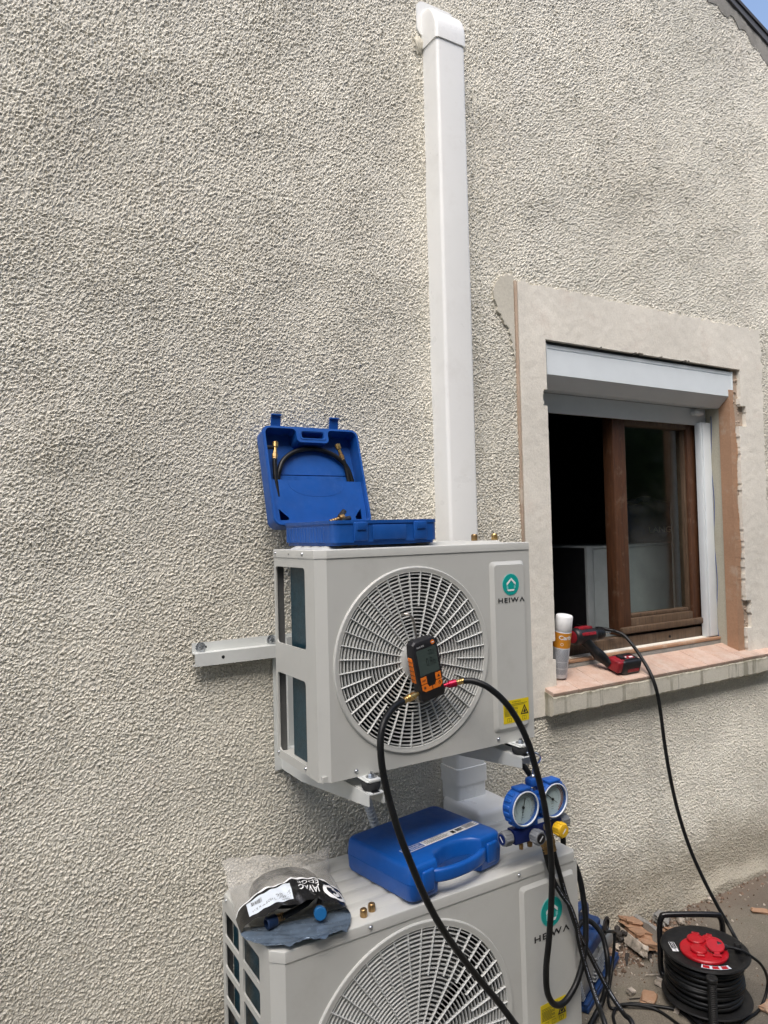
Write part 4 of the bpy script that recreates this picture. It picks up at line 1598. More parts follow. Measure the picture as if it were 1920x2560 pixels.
for i in range(5):
    quad(mb, (0, 0, ztop + .0005), ex_, ey_, .100, .144 - .008 * (i % 2), -.0410 - i * .0040, -.0392 - i * .0040)
mb.build('label_print', 'ink', lab)

# ------------------------------------------------------------------ bag of hoses
bag = thing('plastic_bag', 'clear plastic bag with black printed band on the lower heat pump', 'bag', (-.02, -.30, zt2), (0, 0, rad(-12.5)))
BW, BL = .250, .262


def bag_top(u, v):
    """u 0..1 across, v 0..1 from the mouth to the back seam"""
    u = min(max(u, 0), 1)
    su = math.sin(math.pi * u)
    pro = su ** .55
    arch = .044 + .034 * math.sin(math.pi * min(1, v * .92 + .10)) ** .8
    crease = lambda t: 1 - abs(math.sin(t))
    wob = .0022 * math.sin(23 * u + 9 * v) + .0034 * crease(9 * u + 13 * v) + .0030 * crease(15 * v - 11 * u + 1.3) + .0014 * math.sin(57 * u + 41 * v)
    z = .002 + arch * pro + (wob - .003) * pro
    t = min(1, max(0, (v - .70) / .30))
    t = t * t * (3 - 2 * t)
    seam = .056 + .007 * math.sin(5.5 * u + .6) + .003 * math.sin(21 * u)
    z = z * (1 - t) + seam * t
    flare = 1.0 + .03 * math.sin(math.pi * v) + .13 * max(0, (v - .72) / .28) ** 2
    x = (u - .5) * BW * flare
    y = -.105 + v * BL * (1 - .06 * v) + .004 * math.sin(9 * u + 2) - .018 * (1 - v) * math.sin(math.pi * u) + .008 * t * math.sin(7 * u)
    return Vector((x, y, z))


def bag_patch(mb, u0, u1, v0, v1, nu, nv, off=0.0):
    V, F = [], []
    for i in range(nu + 1):
        for j in range(nv + 1):
            u, v = u0 + (u1 - u0) * i / nu, v0 + (v1 - v0) * j / nv
            p = bag_top(u, v)
            V.append(p + Vector((0, -off * .5, off)))
    for i in range(nu):
        for j in range(nv):
            a = i * (nv + 1) + j
            F.append((a, a + nv + 1, a + nv + 2, a + 1))
    return mb.add(V, F)


mb = MB()
bag_patch(mb, 0, 1, .27, 1, 44, 40)
mb.build('clear_film', 'film', bag, angle=180)
mb = MB()
bag_patch(mb, 0, 1, 0, .27, 48, 14)
bandob = mb.build('printed_band', 'band', bag, angle=180)
mb = MB()
bag_patch(mb, 0, 1, .262, .280, 48, 2, .0006)
mb.build('band_edge', 'white', bandob, angle=180)
mb = MB()
V, F = [], []
nu, nv = 40, 40
for i in range(nu + 1):
    for j in range(nv + 1):
        u, v = i / nu, -.26 + .38 * j / nv
        jag = (.006 * math.sin(17 * u) + .004 * math.sin(41 * u + 1)) if j == 0 else 0
        wd = 1.0 - (.30 * (-v / .26) ** 1.5 if v < 0 else 0)
        x = (u - .5) * BW * wd + (.010 * (-v / .26) if v < 0 else 0)
        y = -.105 + v * BL + jag - .018 * math.sin(math.pi * u) * (1 if v <= 0 else max(0, 1 - v))
        z = .0014 + .0022 * (1 + math.sin(14 * u + 20 * v)) * (.7 if v < .1 else .1) + .001 * math.sin(40 * v + 6 * u) ** 2
        if v < -.12:
            z += .02 * ((-v - .12) / .14) ** 2 * math.sin(math.pi * u) * .35
        V.append((x, y, z))
for i in range(nu):
    for j in range(nv):
        a = i * (nv + 1) + j
        F.append((a, a + nv + 1, a + nv + 2, a + 1))
mb.add(V, F)
mb.build('foil_flap', 'flap', bag, angle=180)
mb = MB()
V, F = [], []
for i in range(17):
    for j in range(17):
        u, v = i / 16, .12 + .88 * j / 16
        q = min(1, max(0, (v - .74) / .26))
        tp = bag_top(u, v)
        V.append((tp.x * q + (u - .5) * BW * (1 - q), tp.y * q + (-.105 + v * BL * .94) * (1 - q), .0012 + (tp.z - .0025) * q ** 2.2))
for i in range(16):
    for j in range(16):
        a = i * 17 + j
        F.append((a, a + 17, a + 18, a + 1))
mb.add(V, F)
mb.build('clear_back', 'film', bag, angle=180)


def bmap(u0, du_, v0, dv_):
    def f(x, y):
        p = bag_top(u0 + x * du_, v0 + y * dv_)
        return p + Vector((0, -.0006, .0012))
    return f


def subdivided_text(mb, s, u0, u1, v0, v1, bold=0.0):
    V, F = text2d(s, 1.0, bold)
    w = max(a for a, b in V)
    h0, h1 = min(b for a, b in V), max(b for a, b in V)
    bm = bmesh.new()
    vs = [bm.verts.new((1 - a / w, 1 - (b - h0) / (h1 - h0), 0)) for a, b in V]
    for f in F:
        try:
            bm.faces.new([vs[i] for i in f])
        except ValueError:
            pass
    bmesh.ops.triangulate(bm, faces=bm.faces[:])
    long_e = [e for e in bm.edges if e.calc_length() > .15]
    bmesh.ops.subdivide_edges(bm, edges=long_e, cuts=2)
    bmesh.ops.triangulate(bm, faces=bm.faces[:])
    for v in bm.verts:
        p = bag_top(u0 + v.co.x * (u1 - u0), v0 + v.co.y * (v1 - v0))
        v.co = p + Vector((0, -.0008, .0013))
    return mb.frombm(bm)


mb = MB()
subdivided_text(mb, 'JAVAC', .545, .745, .105, .195, .02)
subdivided_text(mb, 'EDGE', .545, .745, .200, .240, 0)
# round emblem: two interlocking half rings
def ring_part(u, v, r0, r1, a0, a1, sq=.95):
    n = 20
    Vv = []
    for k in range(n + 1):
        a = rad(a0 + (a1 - a0) * k / n)
        for r in (r0, r1):
            p = bag_top(u + r * math.cos(a), v + r * sq * math.sin(a))
            Vv.append(p + Vector((0, -.0008, .0013)))
    mb.add(Vv, [(2 * k, 2 * k + 1, 2 * k + 3, 2 * k + 2) for k in range(n)])
ring_part(.865, .135, .058, .092, 70, 290)
ring_part(.875, .135, .024, .052, -110, 110)
ring_part(.885, .135, .066, .096, -100, 60)
mb.build('lettering', 'white', bandob, merge=False)
mb = MB()
bag_patch(mb, .085, .475, .055, .232, 20, 8, .0012)
bl = mb.build('sticker', 'paper', bandob, angle=180)
mb = MB()
for (s, u0, u1, v0, v1) in (('SAFE SEAL', .33, .46, .120, .150), ('CHARGING HOSES', .21, .46, .090, .118), ('R410A/R32', .36, .46, .065, .085), ('1/2" X 5/16"', .11, .24, .085, .110)):
    subdivided_text(mb, s, u0, u1, v0, v1)
u = .12
while u < .21:
    wv = random.choice((.002, .004, .006))
    mb.add([bag_top(a, b) + Vector((0, -.0009, .0019)) for a, b in ((u, .15), (u + wv, .15), (u + wv, .20), (u, .20))], [(0, 1, 2, 3)])
    u += wv + random.choice((.003, .005))
mb.build('sticker_print', 'ink', bl, merge=False)

ch_ = thing('charging_hose', 'coiled black charging hoses inside the clear plastic bag', 'hose', (-.02, -.30, zt2), (0, 0, rad(-12.5)))
mb = MB()
coil = []
for k in range(2 * 24):
    a = 2 * math.pi * k / 24
    coil.append(((.084 - .006 * (k / 24)) * math.cos(a), .034 + (.088 - .006 * (k / 24)) * math.sin(a), .010 + .012 * (k / 24) + .003 * math.sin(2 * a)))
coil += [(.066, -.030, .032), (.03, -.072, .028), (-.01, -.088, .022), (-.035, -.094, .018)]
mb.tube(coil, .0072, 10, 2)
mb.tube([(.085, .03, .020), (.075, -.03, .020), (.062, -.07, .020), (.055, -.092, .020)], .0072, 10, 6)
mb.build('hose', 'rubber', ch_, merge=False)
mb = MB()
for k in range(4):
    mb.lathe([(.0072, 0), (.0090, .0018), (.0090, .0036), (.0072, .0052)], 14, Vector((-.026, -.090, .018)) + Vector((-.9, -.22, 0)) * (.0052 * k), (-.9, -.22, 0))
mb.lathe([(.008, 0), (.011, .004), (.011, .016), (.008, .020)], 12, (.055, -.088, .020), (-.10, -1, .05))
mb.build('brass_ferrule', 'oldbrass', ch_, merge=False)
mb = MB()
mb.lathe([(.011, 0), (.0135, .002), (.0135, .024), (.011, .026), (.0085, .026), (.0085, .012), (0, .012)], 20, (-.045, -.0945, .0165), (-.92, -.36, -.02))
mb.build('knurled_nut', 'navycap', ch_)
mb = MB()
mb.lathe([(.012, 0), (.0145, .002), (.0145, .020), (.0125, .022), (0, .022)], 28, (.0535, -.106, .0205), (-.15, -1, .25))
mb.build('blue_cap', 'bluecap', ch_)

# ------------------------------------------------------------------ brass caps
def brass_cap(p, label, m='oldbrass'):
    mb = MB()
    mb.lathe([(.0085, 0), (.0088, .001), (.0088, .014), (.0080, .0165), (.0062, .0180), (0, .0180)], 20, p, (0, 0, 1))
    tag(mb.build('brass_cap', m), label, 'cap', 'brass caps on the heat pumps')


brass_cap((.108, -.4435, .6500), 'small brass cap left of its pair beside the printed plastic bag')
brass_cap((.136, -.4325, .6500), 'small brass cap nearer the closed blue case on the lower heat pump')
brass_cap((.535, -.355, 1.5113), 'small brass cap nearer the white duct on the upper heat pump')
brass_cap((.598, -.365, 1.5113), 'small brass cap near the right corner of the upper heat pump', 'brass')

# ------------------------------------------------------------------ vacuum gauge hung on the grille
vg = thing('vacuum_gauge', 'black and orange digital vacuum gauge hooked on the upper fan grille', 'gauge', (.2680, -.4870, 1.2120), (rad(2), rad(-11.5), rad(0)))
# local: x right, z up, -y to the yard; body 76 x 34 x 150
mb = MB()


def vg_loop(y, ins):
    w, h = .0375 - ins, .0745 - ins
    pts = [(-w + .006, -h), (w - .006, -h), (w, -h + .008), (w - .0035, -h + .038), (w, -h + .050), (w + .0005, h - .030), (w - .003, h - .006), (w - .011, h), (-w + .011, h), (-w + .003, h - .006), (-w - .0005, h - .030), (-w, -h + .050), (-w + .0035, -h + .038), (-w, -h + .008)]
    return [(a, y, b) for a, b in pts]


loft(mb, [vg_loop(.012, .004), vg_loop(.008, .0005), vg_loop(-.014, 0), vg_loop(-.0185, .002), vg_loop(-.0205, .005)])
mb.build('body', 'black', vg, angle=30)
for s in (-1, 1):
    mb = MB()
    mb.box((s * .0372, -.003, .006), (.0052, .018, .062), .0022, 2)
    gp = mb.build('grip', 'orange', vg)
    mb = MB()
    for k in range(5):
        mb.box((s * .0399, -.003, -.016 + k * .011), (.0010, .0185, .0012), 0)
    mb.build('grip_groove', 'black', gp)
yf = -.0208
mb = MB()
mb.plate(rrect(-.0285, .0285, -.009, .053, .002, 2), (), (0, yf, 0), FR_FRONT, .0008)
sc_ = mb.build('screen', 'lcd', vg)
mb = MB()
text(mb, '223', (.004, yf - .0004, .036), (1, 0, 0), (0, 0, 1), width=.017, height=.0105, bold=-.012)
text(mb, '0.86', (-.006, yf - .0004, .009), (1, 0, 0), (0, 0, 1), width=.027, height=.020, bold=-.012)
mb.build('digits', 'lcdink', sc_)
mb = MB()
text(mb, 'testo 552', (-.0255, yf - .0004, .0585), (1, 0, 0), (0, 0, 1), width=.021, height=.0042)
mb.build('lettering', 'white', vg)
mb = MB()
mb.plate(circ(.0215, .0620, .0055, 24), (), (0, yf - .0002, 0), FR_FRONT, .0006)
bd_ = mb.build('round_badge', 'orange', vg)
mb = MB()
quad(mb, (0, yf - .0006, 0), (1, 0, 0), (0, 0, 1), .018, .025, .0612, .0634)
mb.build('badge_mark', 'white', bd_)
btn = [[(-.0295, -.0130), (-.0130, -.0130), (-.0130, -.0290), (-.0295, -.0290)],
       [(.0130, -.0130), (.0295, -.0130), (.0295, -.0290), (.0130, -.0290)],
       [(-.0295, -.0312), (-.0130, -.0312), (-.0090, -.0400), (-.0012, -.0400), (-.0012, -.0490), (-.0215, -.0490), (-.0295, -.0430)],
       [(.0130, -.0312), (.0295, -.0312), (.0295, -.0430), (.0215, -.0490), (.0012, -.0490), (.0012, -.0400), (.0090, -.0400)]]
for q in btn:
    mb = MB()
    mb.plate(q, (), (0, yf - .0006, 0), FR_FRONT, .0022)
    bt = mb.build('button', 'orange', vg)
mb = MB()
ex_, ez_ = (1, 0, 0), (0, 0, 1)
text(mb, 'set', (-.0265, yf - .0010, -.0235), ex_, ez_, width=.0105, height=.0052, bold=.012)
mb.add([(.0175, yf - .001, -.0240), (.0255, yf - .001, -.0240), (.0215, yf - .001, -.0170)], [(0, 1, 2)])
mb.plate(circ(-.0215, -.0390, .0024, 12), (), (0, yf - .0010, 0), FR_FRONT, .0003)
for k in range(8):
    a = k * math.pi / 4
    mb.box((-.0215 + .0038 * math.cos(a), yf - .0010, -.0390 + .0038 * math.sin(a)), (.0009, .0003, .0009))
mb.plate(circ(.0215, -.0385, .0034, 20), [circ(.0215, -.0385, .0024, 20)], (0, yf - .0010, 0), FR_FRONT, .0003)
mb.box((.0215, yf - .0012, -.0355), (.0010, .0003, .0045))
mb.build('button_symbols', 'ink', vg, merge=False)
mb = MB()
mb.box((0, .000, -.0605), (.0765, .020, .024), .002, 2)
mb.build('metal_block', 'steel', vg)
mb = MB()
mb.tube([(-.004, .006, .073), (-.004, .006, .090), (-.004, .006, .118), (-.008, .008, .132), (-.018, .014, .138), (-.024, .022, .136)], .0030, 10, 6)
mb.build('hook', 'steel', vg)

# threaded couplers and long black hoses from the gauge
def coupler(parent, a, b, m1, m2, s=1.0):
    a, b = Vector(a), Vector(b)
    d = (b - a).normalized()
    L = (b - a).length
    mb = MB()
    mb.lathe([(.0050 * s, 0), (.0050 * s, L * .16), (.0066 * s, L * .17), (.0066 * s, L * .24), (.0050 * s, L * .25)], 14, a, d)
    c0 = L * .24
    mb.lathe([(.0078 * s, c0), (.0092 * s, c0 + .0015), (.0092 * s, L * .60), (.0078 * s, L * .63)], 16, a, d)
    mb.build('coupling_nut', m1, parent)
    mb = MB()
    mb.lathe([(.0066 * s, L * .62), (.0074 * s, L * .66), (.0066 * s, L * .70), (.0076 * s, L * .76), (.0066 * s, L * .80), (.0076 * s, L * .86), (.0066 * s, L * .90), (.0074 * s, L * .97), (.005 * s, L)], 14, a, d)
    mb.build('ferrule', m2, parent)


hA = [(0.186, -0.514, 1.1485), (0.166, -0.522, 1.146), (0.144, -0.53, 1.137), (0.115, -0.545, 1.117), (0.1, -0.555, 1.085), (0.098, -0.56, 1.039), (0.104, -0.565, 0.989), (0.115, -0.572, 0.933), (0.127, -0.582, 0.879), (0.148, -0.59, 0.817), (0.178, -0.59, 0.745), (0.219, -0.585, 0.668), (0.276, -0.575, 0.582), (0.342, -0.565, 0.493), (0.406, -0.56, 0.41), (0.445, -0.57, 0.351), (0.472, -0.6, 0.304), (.50, -.65, .19), (.53, -.72, .07), (.58, -.80, .012), (.70, -.86, .010)]
vh = thing('vacuum_hose', 'long black hose hanging from the brass left port of the vacuum gauge', 'hose', hA[0])
mb = MB()
mb.tube(hA, .0080, 12, 8)
mb.build('hose', 'rubber', vh, angle=60)
coupler(vh, (.2395, -.497, 1.1560), (.186, -.514, 1.1485), 'brass', 'brass', 1.0)
hB = [(0.368, -0.509, 1.172), (0.386, -0.528, 1.171), (0.412, -0.55, 1.156), (0.448, -0.565, 1.12), (0.483, -0.57, 1.071), (0.514, -0.57, 1.013), (0.539, -0.565, 0.952), (0.563, -0.56, 0.883), (0.582, -0.555, 0.811), (0.596, -0.55, 0.736), (0.604, -0.545, 0.659), (0.604, -0.54, 0.581), (0.601, -0.53, 0.483), (0.598, -0.52, 0.409), (0.606, -0.512, 0.343), (0.628, -0.508, 0.302), (0.658, -0.505, 0.286), (0.692, -0.502, 0.293), (0.733, -0.497, 0.324), (0.770, -0.488, 0.382), (0.794, -0.472, 0.446), (0.802, -0.458, 0.503), (0.799, -0.448, 0.559), (0.789, -0.435, 0.599), (.778, -.40, .615)]
vh2 = thing('vacuum_hose', 'long black hose looping from the red right port of the vacuum gauge', 'hose', hB[0])
mb = MB()
mb.tube(hB, .0080, 12, 8)
mb.build('hose', 'rubber', vh2, angle=60)
coupler(vh2, (.3195, -.490, 1.1625), (.368, -.509, 1.172), 'redmetal', 'brass', 1.0)

# ------------------------------------------------------------------ manifold gauges
mf = thing('manifold_gauge', 'blue two-dial manifold gauge set hanging from the right bracket arm', 'gauge', (.665, -.405, .700))
mf.location = (.6087, -.4677, .7345)       # hangs in front of the lower unit's lid edge
mf.scale = (.959, .959, .959)
for gi, (gx, gz, na) in enumerate(((.6125, .787, -105), (.7205, .787, -38))):
    y0 = -.428
    mb = MB()
    prof = [(.042, -.022), (.050, -.020), (.0515, -.010), (.0515, .012), (.0495, .016), (.0460, .0165), (.0445, .012), (.0445, .003), (0, .003)]
    mb.lathe(prof, 48, (gx, y0, gz), (0, -1, 0))
    for k in range(18):
        a = 2 * math.pi * (k + .5) / 18
        if 60 < math.degrees(a) % 360 < 120:
            continue
        T = Matrix.Translation((gx, y0 + .003, gz)) @ Matrix.Rotation(-a, 4, 'Y')
        mb.box((.0520, 0, 0), (.0055, .024, .0105), .0018, 1, T=T)
    mb.box((gx, y0, gz + .0515), (.044, .036, .008), .003, 2)
    bt = mb.build('rubber_boot', 'boot', mf, angle=40, merge=False)
    mb = MB()
    mb.lathe([(.0465, .0150), (.0465, .0176), (.0440, .0184), (.0436, .0140)], 48, (gx, y0, gz), (0, -1, 0), closed=True)
    mb.build('bezel', 'dial', mf)
    mb = MB()
    mb.plate(circ(gx, gz, .0436, 48), (), (0, y0 - .0045, 0), FR_FRONT, .001)
    dl = mb.build('dial', 'dial', mf)

    def dial_arc(m, r0, r1, a0, a1):
        q = MB()
        n = 32
        V = []
        for k in range(n + 1):
            a = rad(a0 + (a1 - a0) * k / n)
            for r in (r0, r1):
                V.append((gx + r * math.cos(a), y0 - .0051, gz + r * math.sin(a)))
        q.add(V, [(2 * k, 2 * k + 1, 2 * k + 3, 2 * k + 2) for k in range(n)])
        q.build('scale_arc', m, dl)
    dial_arc('greyink', .0405, .0412, -40, 225)
    dial_arc('oldbrass', .0330, .0338, -30, 215)
    dial_arc('greyink', .0238, .0243, -20, 215)
    if gi:
        dial_arc('red', .0385, .0412, -60, 80)
        dial_arc('red', .0345, .0362, -50, 60)
    else:
        dial_arc('greyink', .0368, .0374, -50, 225)
        dial_arc('navy', .0420, .0426, 195, 260)
    mb = MB()
    for k in range(41):
        a = rad(-45 + 270 * k / 40)
        L = .004 if k % 5 == 0 else .0022
        c_, s_ = math.cos(a), math.sin(a)
        for (r0, r1) in ((.0412 - L, .0412),):
            t = .0003
            mb.add([(gx + r0 * c_ - t * s_, y0 - .0053, gz + r0 * s_ + t * c_), (gx + r1 * c_ - t * s_, y0 - .0053, gz + r1 * s_ + t * c_), (gx + r1 * c_ + t * s_, y0 - .0053, gz + r1 * s_ - t * c_), (gx + r0 * c_ + t * s_, y0 - .0053, gz + r0 * s_ - t * c_)], [(0, 1, 2, 3)])
    for k, s in enumerate(('R32', 'bar', 'psi')):
        text(mb, s, (gx - .004, y0 - .0053, gz - .014 - .007 * k), (1, 0, 0), (0, 0, 1), width=.008, height=.0032)
    mb.build('scale_ticks', 'ink', dl, merge=False)
    mb = MB()
    a = rad(na)
    c_, s_ = math.cos(a), math.sin(a)
    nd_ = lambda r, w: (gx + r * c_ - w * s_, y0 - .0075, gz + r * s_ + w * c_)
    tail = -.026
    mb.add([nd_(tail, .0016), nd_(.034 if gi == 0 else .022, .0004), nd_(.034 if gi == 0 else .022, -.0004), nd_(tail, -.0016)], [(0, 1, 2, 3)])
    mb.lathe([(.0038, 0), (.0038, .003), (0, .0035)], 16, (gx, y0 - .0055, gz), (0, -1, 0))
    mb.build('needle', 'black', mf, merge=False)
    mb = MB()
    mb.lathe([(.0438, .0118), (.0438, .0128), (.0300, .0138), (0, .0142)], 32, (gx, y0, gz), (0, -1, 0))
    mb.build('lens', 'gaugeglass', mf)
mb = MB()
mb.box((.6665, -.413, .780), (.060, .026, .076), .004, 2)
mb.box((.6665, -.416, .842), (.036, .030, .022), .005, 2)
mb.box((.6665, -.4145, .737), (.118, .036, .018), .003, 2)
mb.build('boot_bridge', 'boot', mf, merge=False)
mb = MB()
mb.box((.689, -.4329, .7375), (.050, .0012, .011), .0004, 1)
mb.build('name_strip', 'paper', mf)
mb = MB()
mb.box((.6665, -.418, .7115), (.170, .034, .038), .003, 2)
mb.build('valve_block', 'navy', mf)


def knob(parent, p, ax, r, L, m, capm):
    mb = MB()
    mb.lathe([(r * .35, -.012), (r * .35, 0), (r * .9, .001), (r, .004), (r, L - .003), (r * .92, L), (0, L)], 28, p, ax)
    q = Vector(ax).normalized().to_track_quat('Z', 'Y').to_matrix().to_4x4()
    for k in range(7):
        a = 2 * math.pi * k / 7
        T = Matrix.Translation(p) @ q @ Matrix.Rotation(a, 4, 'Z')
        mb.box((r, 0, L * .55), (r * .22, r * .34, L * .75), r * .08, 1, T=T)
    kn = mb.build('knob', m, parent, merge=False)
    mb = MB()
    mb.lathe([(r * .74, L + .0002), (r * .74, L + .0012), (0, L + .0014)], 24, p, ax)
    mb.build('knob_cap', capm, kn)
    mb = MB()
    a = Vector(ax).normalized()
    o = a.orthogonal().normalized()
    c_ = Vector(p) + a * (L + .0016)
    b_ = a.cross(o)
    mb.add([c_ + o * r * .45 + b_ * r * .1, c_ - o * r * .45 + b_ * r * .1, c_ - o * r * .45 - b_ * r * .1, c_ + o * r * .45 - b_ * r * .1], [(0, 1, 2, 3)])
    mb.build('knob_mark', 'white', kn)


knob(mf, (.5785, -.418, .7115), (-1, 0, 0), .0185, .030, 'knob', 'navy')
knob(mf, (.7545, -.418, .7115), (1, 0, 0), .0185, .030, 'knob', 'redmetal')
knob(mf, (.6430, -.437, .7080), (0, -1, 0), .0185, .030, 'knob', 'black')
knob(mf, (.7280, -.437, .7080), (0, -1, 0), .0185, .030, 'yellow', 'yellow')
mb = MB()
mb.lathe([(.0105, 0), (.0105, .003), (.0085, .0035), (.0085, .001), (0, .001)], 24, (.690, -.4355, .7200), (0, -1, 0))
mb.build('sight_glass', 'steel', mf)
for x, r in ((.6150, .0062), (.6460, .0078), (.6950, .0075), (.7250, .0078)):
    mb = MB()
    mb.lathe([(r * .8, 0), (r * .8, -.008), (r, -.009), (r, -.016), (r * .9, -.017), (r * .9, -.022), (0, -.022)], 16, (x, -.418, .6925), (0, 0, 1))
    mb.build('port', 'oldbrass', mf)
mb = MB()
hk = [(.610, -.479, .880), (.610, -.480, .900), (.611, -.488, .915), (.612, -.502, .929), (.605, -.516, .945), (.590, -.522, .957), (.572, -.514, .9625), (.562, -.500, .9575)]
mb.tube([Vector((.665, -.405, .700)) + (Vector(p) - Vector((.6087, -.4677, .7345))) / .959 for p in hk], .0026, 10, 6)
mb.lathe([(.007, 0), (.007, .006), (.004, .009), (0, .009)], 16, (.6665, -.416, .8525), (0, 0, 1))
mb.build('hook', 'chrome', mf, merge=False)

# braided hoses from the manifold
for nm, pts, rr, lbl in (
    ('m', [(.6375, -.480, .7035), (.642, -.482, .680), (.648, -.487, .645), (.662, -.492, .600), (.684, -.497, .560), (0.708, -0.501, 0.524), (0.726, -0.503, 0.472), (0.737, -0.5, 0.425), (0.75, -0.5, 0.377), (0.756, -0.51, 0.336), (0.754, -0.53, 0.303), (0.741, -0.56, 0.281), (0.719, -0.6, 0.267), (.70, -.66, .20), (.68, -.72, .09), (.66, -.79, .012), (.60, -.90, .009)], .0068, 'black printed hose below the yellow knob, the steeper of the crossing pair'),
    ('m', [(.6663, -.480, .7035), (.671, -.482, .680), (.678, -.486, .645), (.690, -.488, .600), (.702, -.490, .556), (0.718, -0.4925, 0.508), (0.743, -0.492, 0.444), (0.785, -0.482, 0.378), (0.822, -0.48, 0.314), (0.847, -0.49, 0.261), (0.847, -0.52, 0.236), (0.836, -0.56, 0.227), (0.821, -0.6, 0.229), (.80, -.66, .16), (.78, -.73, .07), (.75, -.80, .012), (.70, -.92, .009)], .0068, 'black printed hose reaching farthest right below the manifold gauge set')):
    h = thing('charging_hose', lbl, 'hose', pts[0], group='hoses from the manifold gauge')
    mb = MB()
    mb.tube(pts, rr, 12, 8)
    mb.build('hose', 'rubber', h, angle=60)
    mb = MB()
    a, b = Vector(pts[0]) + Vector((0, 0, .004)), Vector(pts[1]) + Vector((0, 0, .006))
    d = (b - a).normalized()
    mb.lathe([(.009, 0), (.0098, .002), (.0098, .012), (.0075, .014), (.0082, .018), (.0072, .021), (.0082, .025), (.0072, .028), (.0082, .032), (.006, .034)], 14, a, d)
    mb.build('brass_end', 'oldbrass', h)
    # printed lettering along the hose
    P = spline(pts, 8)
    mb = MB()
    acc = 0
    for i in range(26, len(P) - 42):
        t = (P[i + 1] - P[i]).normalized()
        v = (Vector((-0.709, -1.934, 1.5425)) - P[i]).normalized()
        v = Vector((-.35, -.9, .25))
        n_ = (v - t * v.dot(t)).normalized()
        s_ = t.cross(n_)
        L = (P[i + 1] - P[i]).length
        x = 0.0
        while x < L:
            wv = random.uniform(.0012, .0026)
            if random.random() < .62:
                c_ = P[i] + t * (x + wv / 2) + n_ * (rr * 1.006)
                hh = .0011
                mb.add([c_ + t * (wv / 2) * .8 + s_ * hh, c_ - t * (wv / 2) * .8 + s_ * hh, c_ - t * (wv / 2) * .8 - s_ * hh, c_ + t * (wv / 2) * .8 - s_ * hh], [(0, 1, 2, 3)])
            x += wv
    mb.build('printed_line', 'greyink', h, merge=False)

mb = MB()
mb.tube([(.600, -.330, 1.02), (.612, -.360, .96), (.632, -.400, .905), (.645, -.420, .874), (.664, -.424, .841), (.690, -.420, .79), (.735, -.415, .73), (.785, -.40, .67), (.800, -.385, .60), (.795, -.36, .53), (.775, -.34, .50)], .0080, 12, 8)
tag(mb.build('service_hose', 'rubber', angle=60), 'black hose passing behind the manifold gauge from under the upper heat pump', 'hose')

# ------------------------------------------------------------------ vacuum pump
vp = thing('vacuum_pump', 'blue and silver vacuum pump on the ground behind the lower heat pump', 'pump', (1.004, -.26, 0), (0, 0, rad(24.7)))
vp.scale = (1.25, 1.15, 1.0)
# local: x along the pump (away from the viewer), y to the left of it, origin at the near right foot corner
mb = MB()
mb.box((.135, .070, .010), (.270, .150, .016), .003, 2)
mb.box((.135, .004, .016), (.270, .012, .028), .002, 1)
mb.build('base', 'pumpblue', vp, merge=False)
mb = MB()
mb.lathe([(.040, 0), (.058, .010), (.060, .05), (.060, .11), (.048, .118), (0, .118)], 32, (.150, .070, .082), (1, 0, 0))
mb.build('motor', 'tank', vp)
mb = MB()
mb.box((.075, .070, .078), (.130, .118, .108), .014, 3)
tk = mb.build('oil_tank', 'tank', vp, angle=50)
for k in range(8):
    mb = MB()
    mb.box((.010 - .0015 * k, .070, .036 + .0095 * k * .9), (.020, .122 - .002 * k, .0032), .001, 1)
    mb.build('cooling_fin', 'tank', vp)
for k in range(7):
    mb = MB()
    mb.box((.120 + .004 * k, .0085, .045 + .0095 * k), (.075, .010, .003), .001, 1)
    mb.build('side_fin', 'tank', vp)
mb = MB()
mb.box((.115, .066, .150), (.135, .112, .050), .010, 3)
mb.box((.165, .066, .172), (.060, .090, .040), .012, 3)
mb.build('housing', 'pumpblue', vp, angle=50, merge=False)
mb = MB()
mb.lathe([(.028, 0), (.028, .004), (.021, .005), (.021, .001), (0, .001)], 28, (.19, .0085, .165), (0, -1, 0))
mb.build('switch_ring', 'black', vp)
mb = MB()
mb.tube([(.075, .066, .17), (.072, .066, .215), (.090, .066, .238), (.150, .066, .240), (.180, .066, .225), (.185, .066, .19)], .011, 12, 6)
mb.build('carry_handle', 'pumpblue', vp)
mb = MB()
mb.box((.030, .030, .150), (.050, .045, .034), .003, 2)
mb.build('inlet_block', 'tank', vp)
mb = MB()
mb.lathe([(.010, 0), (.010, .012), (.008, .013), (.008, .022), (.011, .023), (.011, .036), (.006, .037), (.006, .05), (0, .05)], 12, (.028, .034, .167), (0, 0, 1))
mb.build('inlet_port', 'brass', vp)
mb = MB()
mb.box((.030, .05, .215), (.010, .024, .034), .004, 2)
mb.build('valve_lever', 'black', vp)

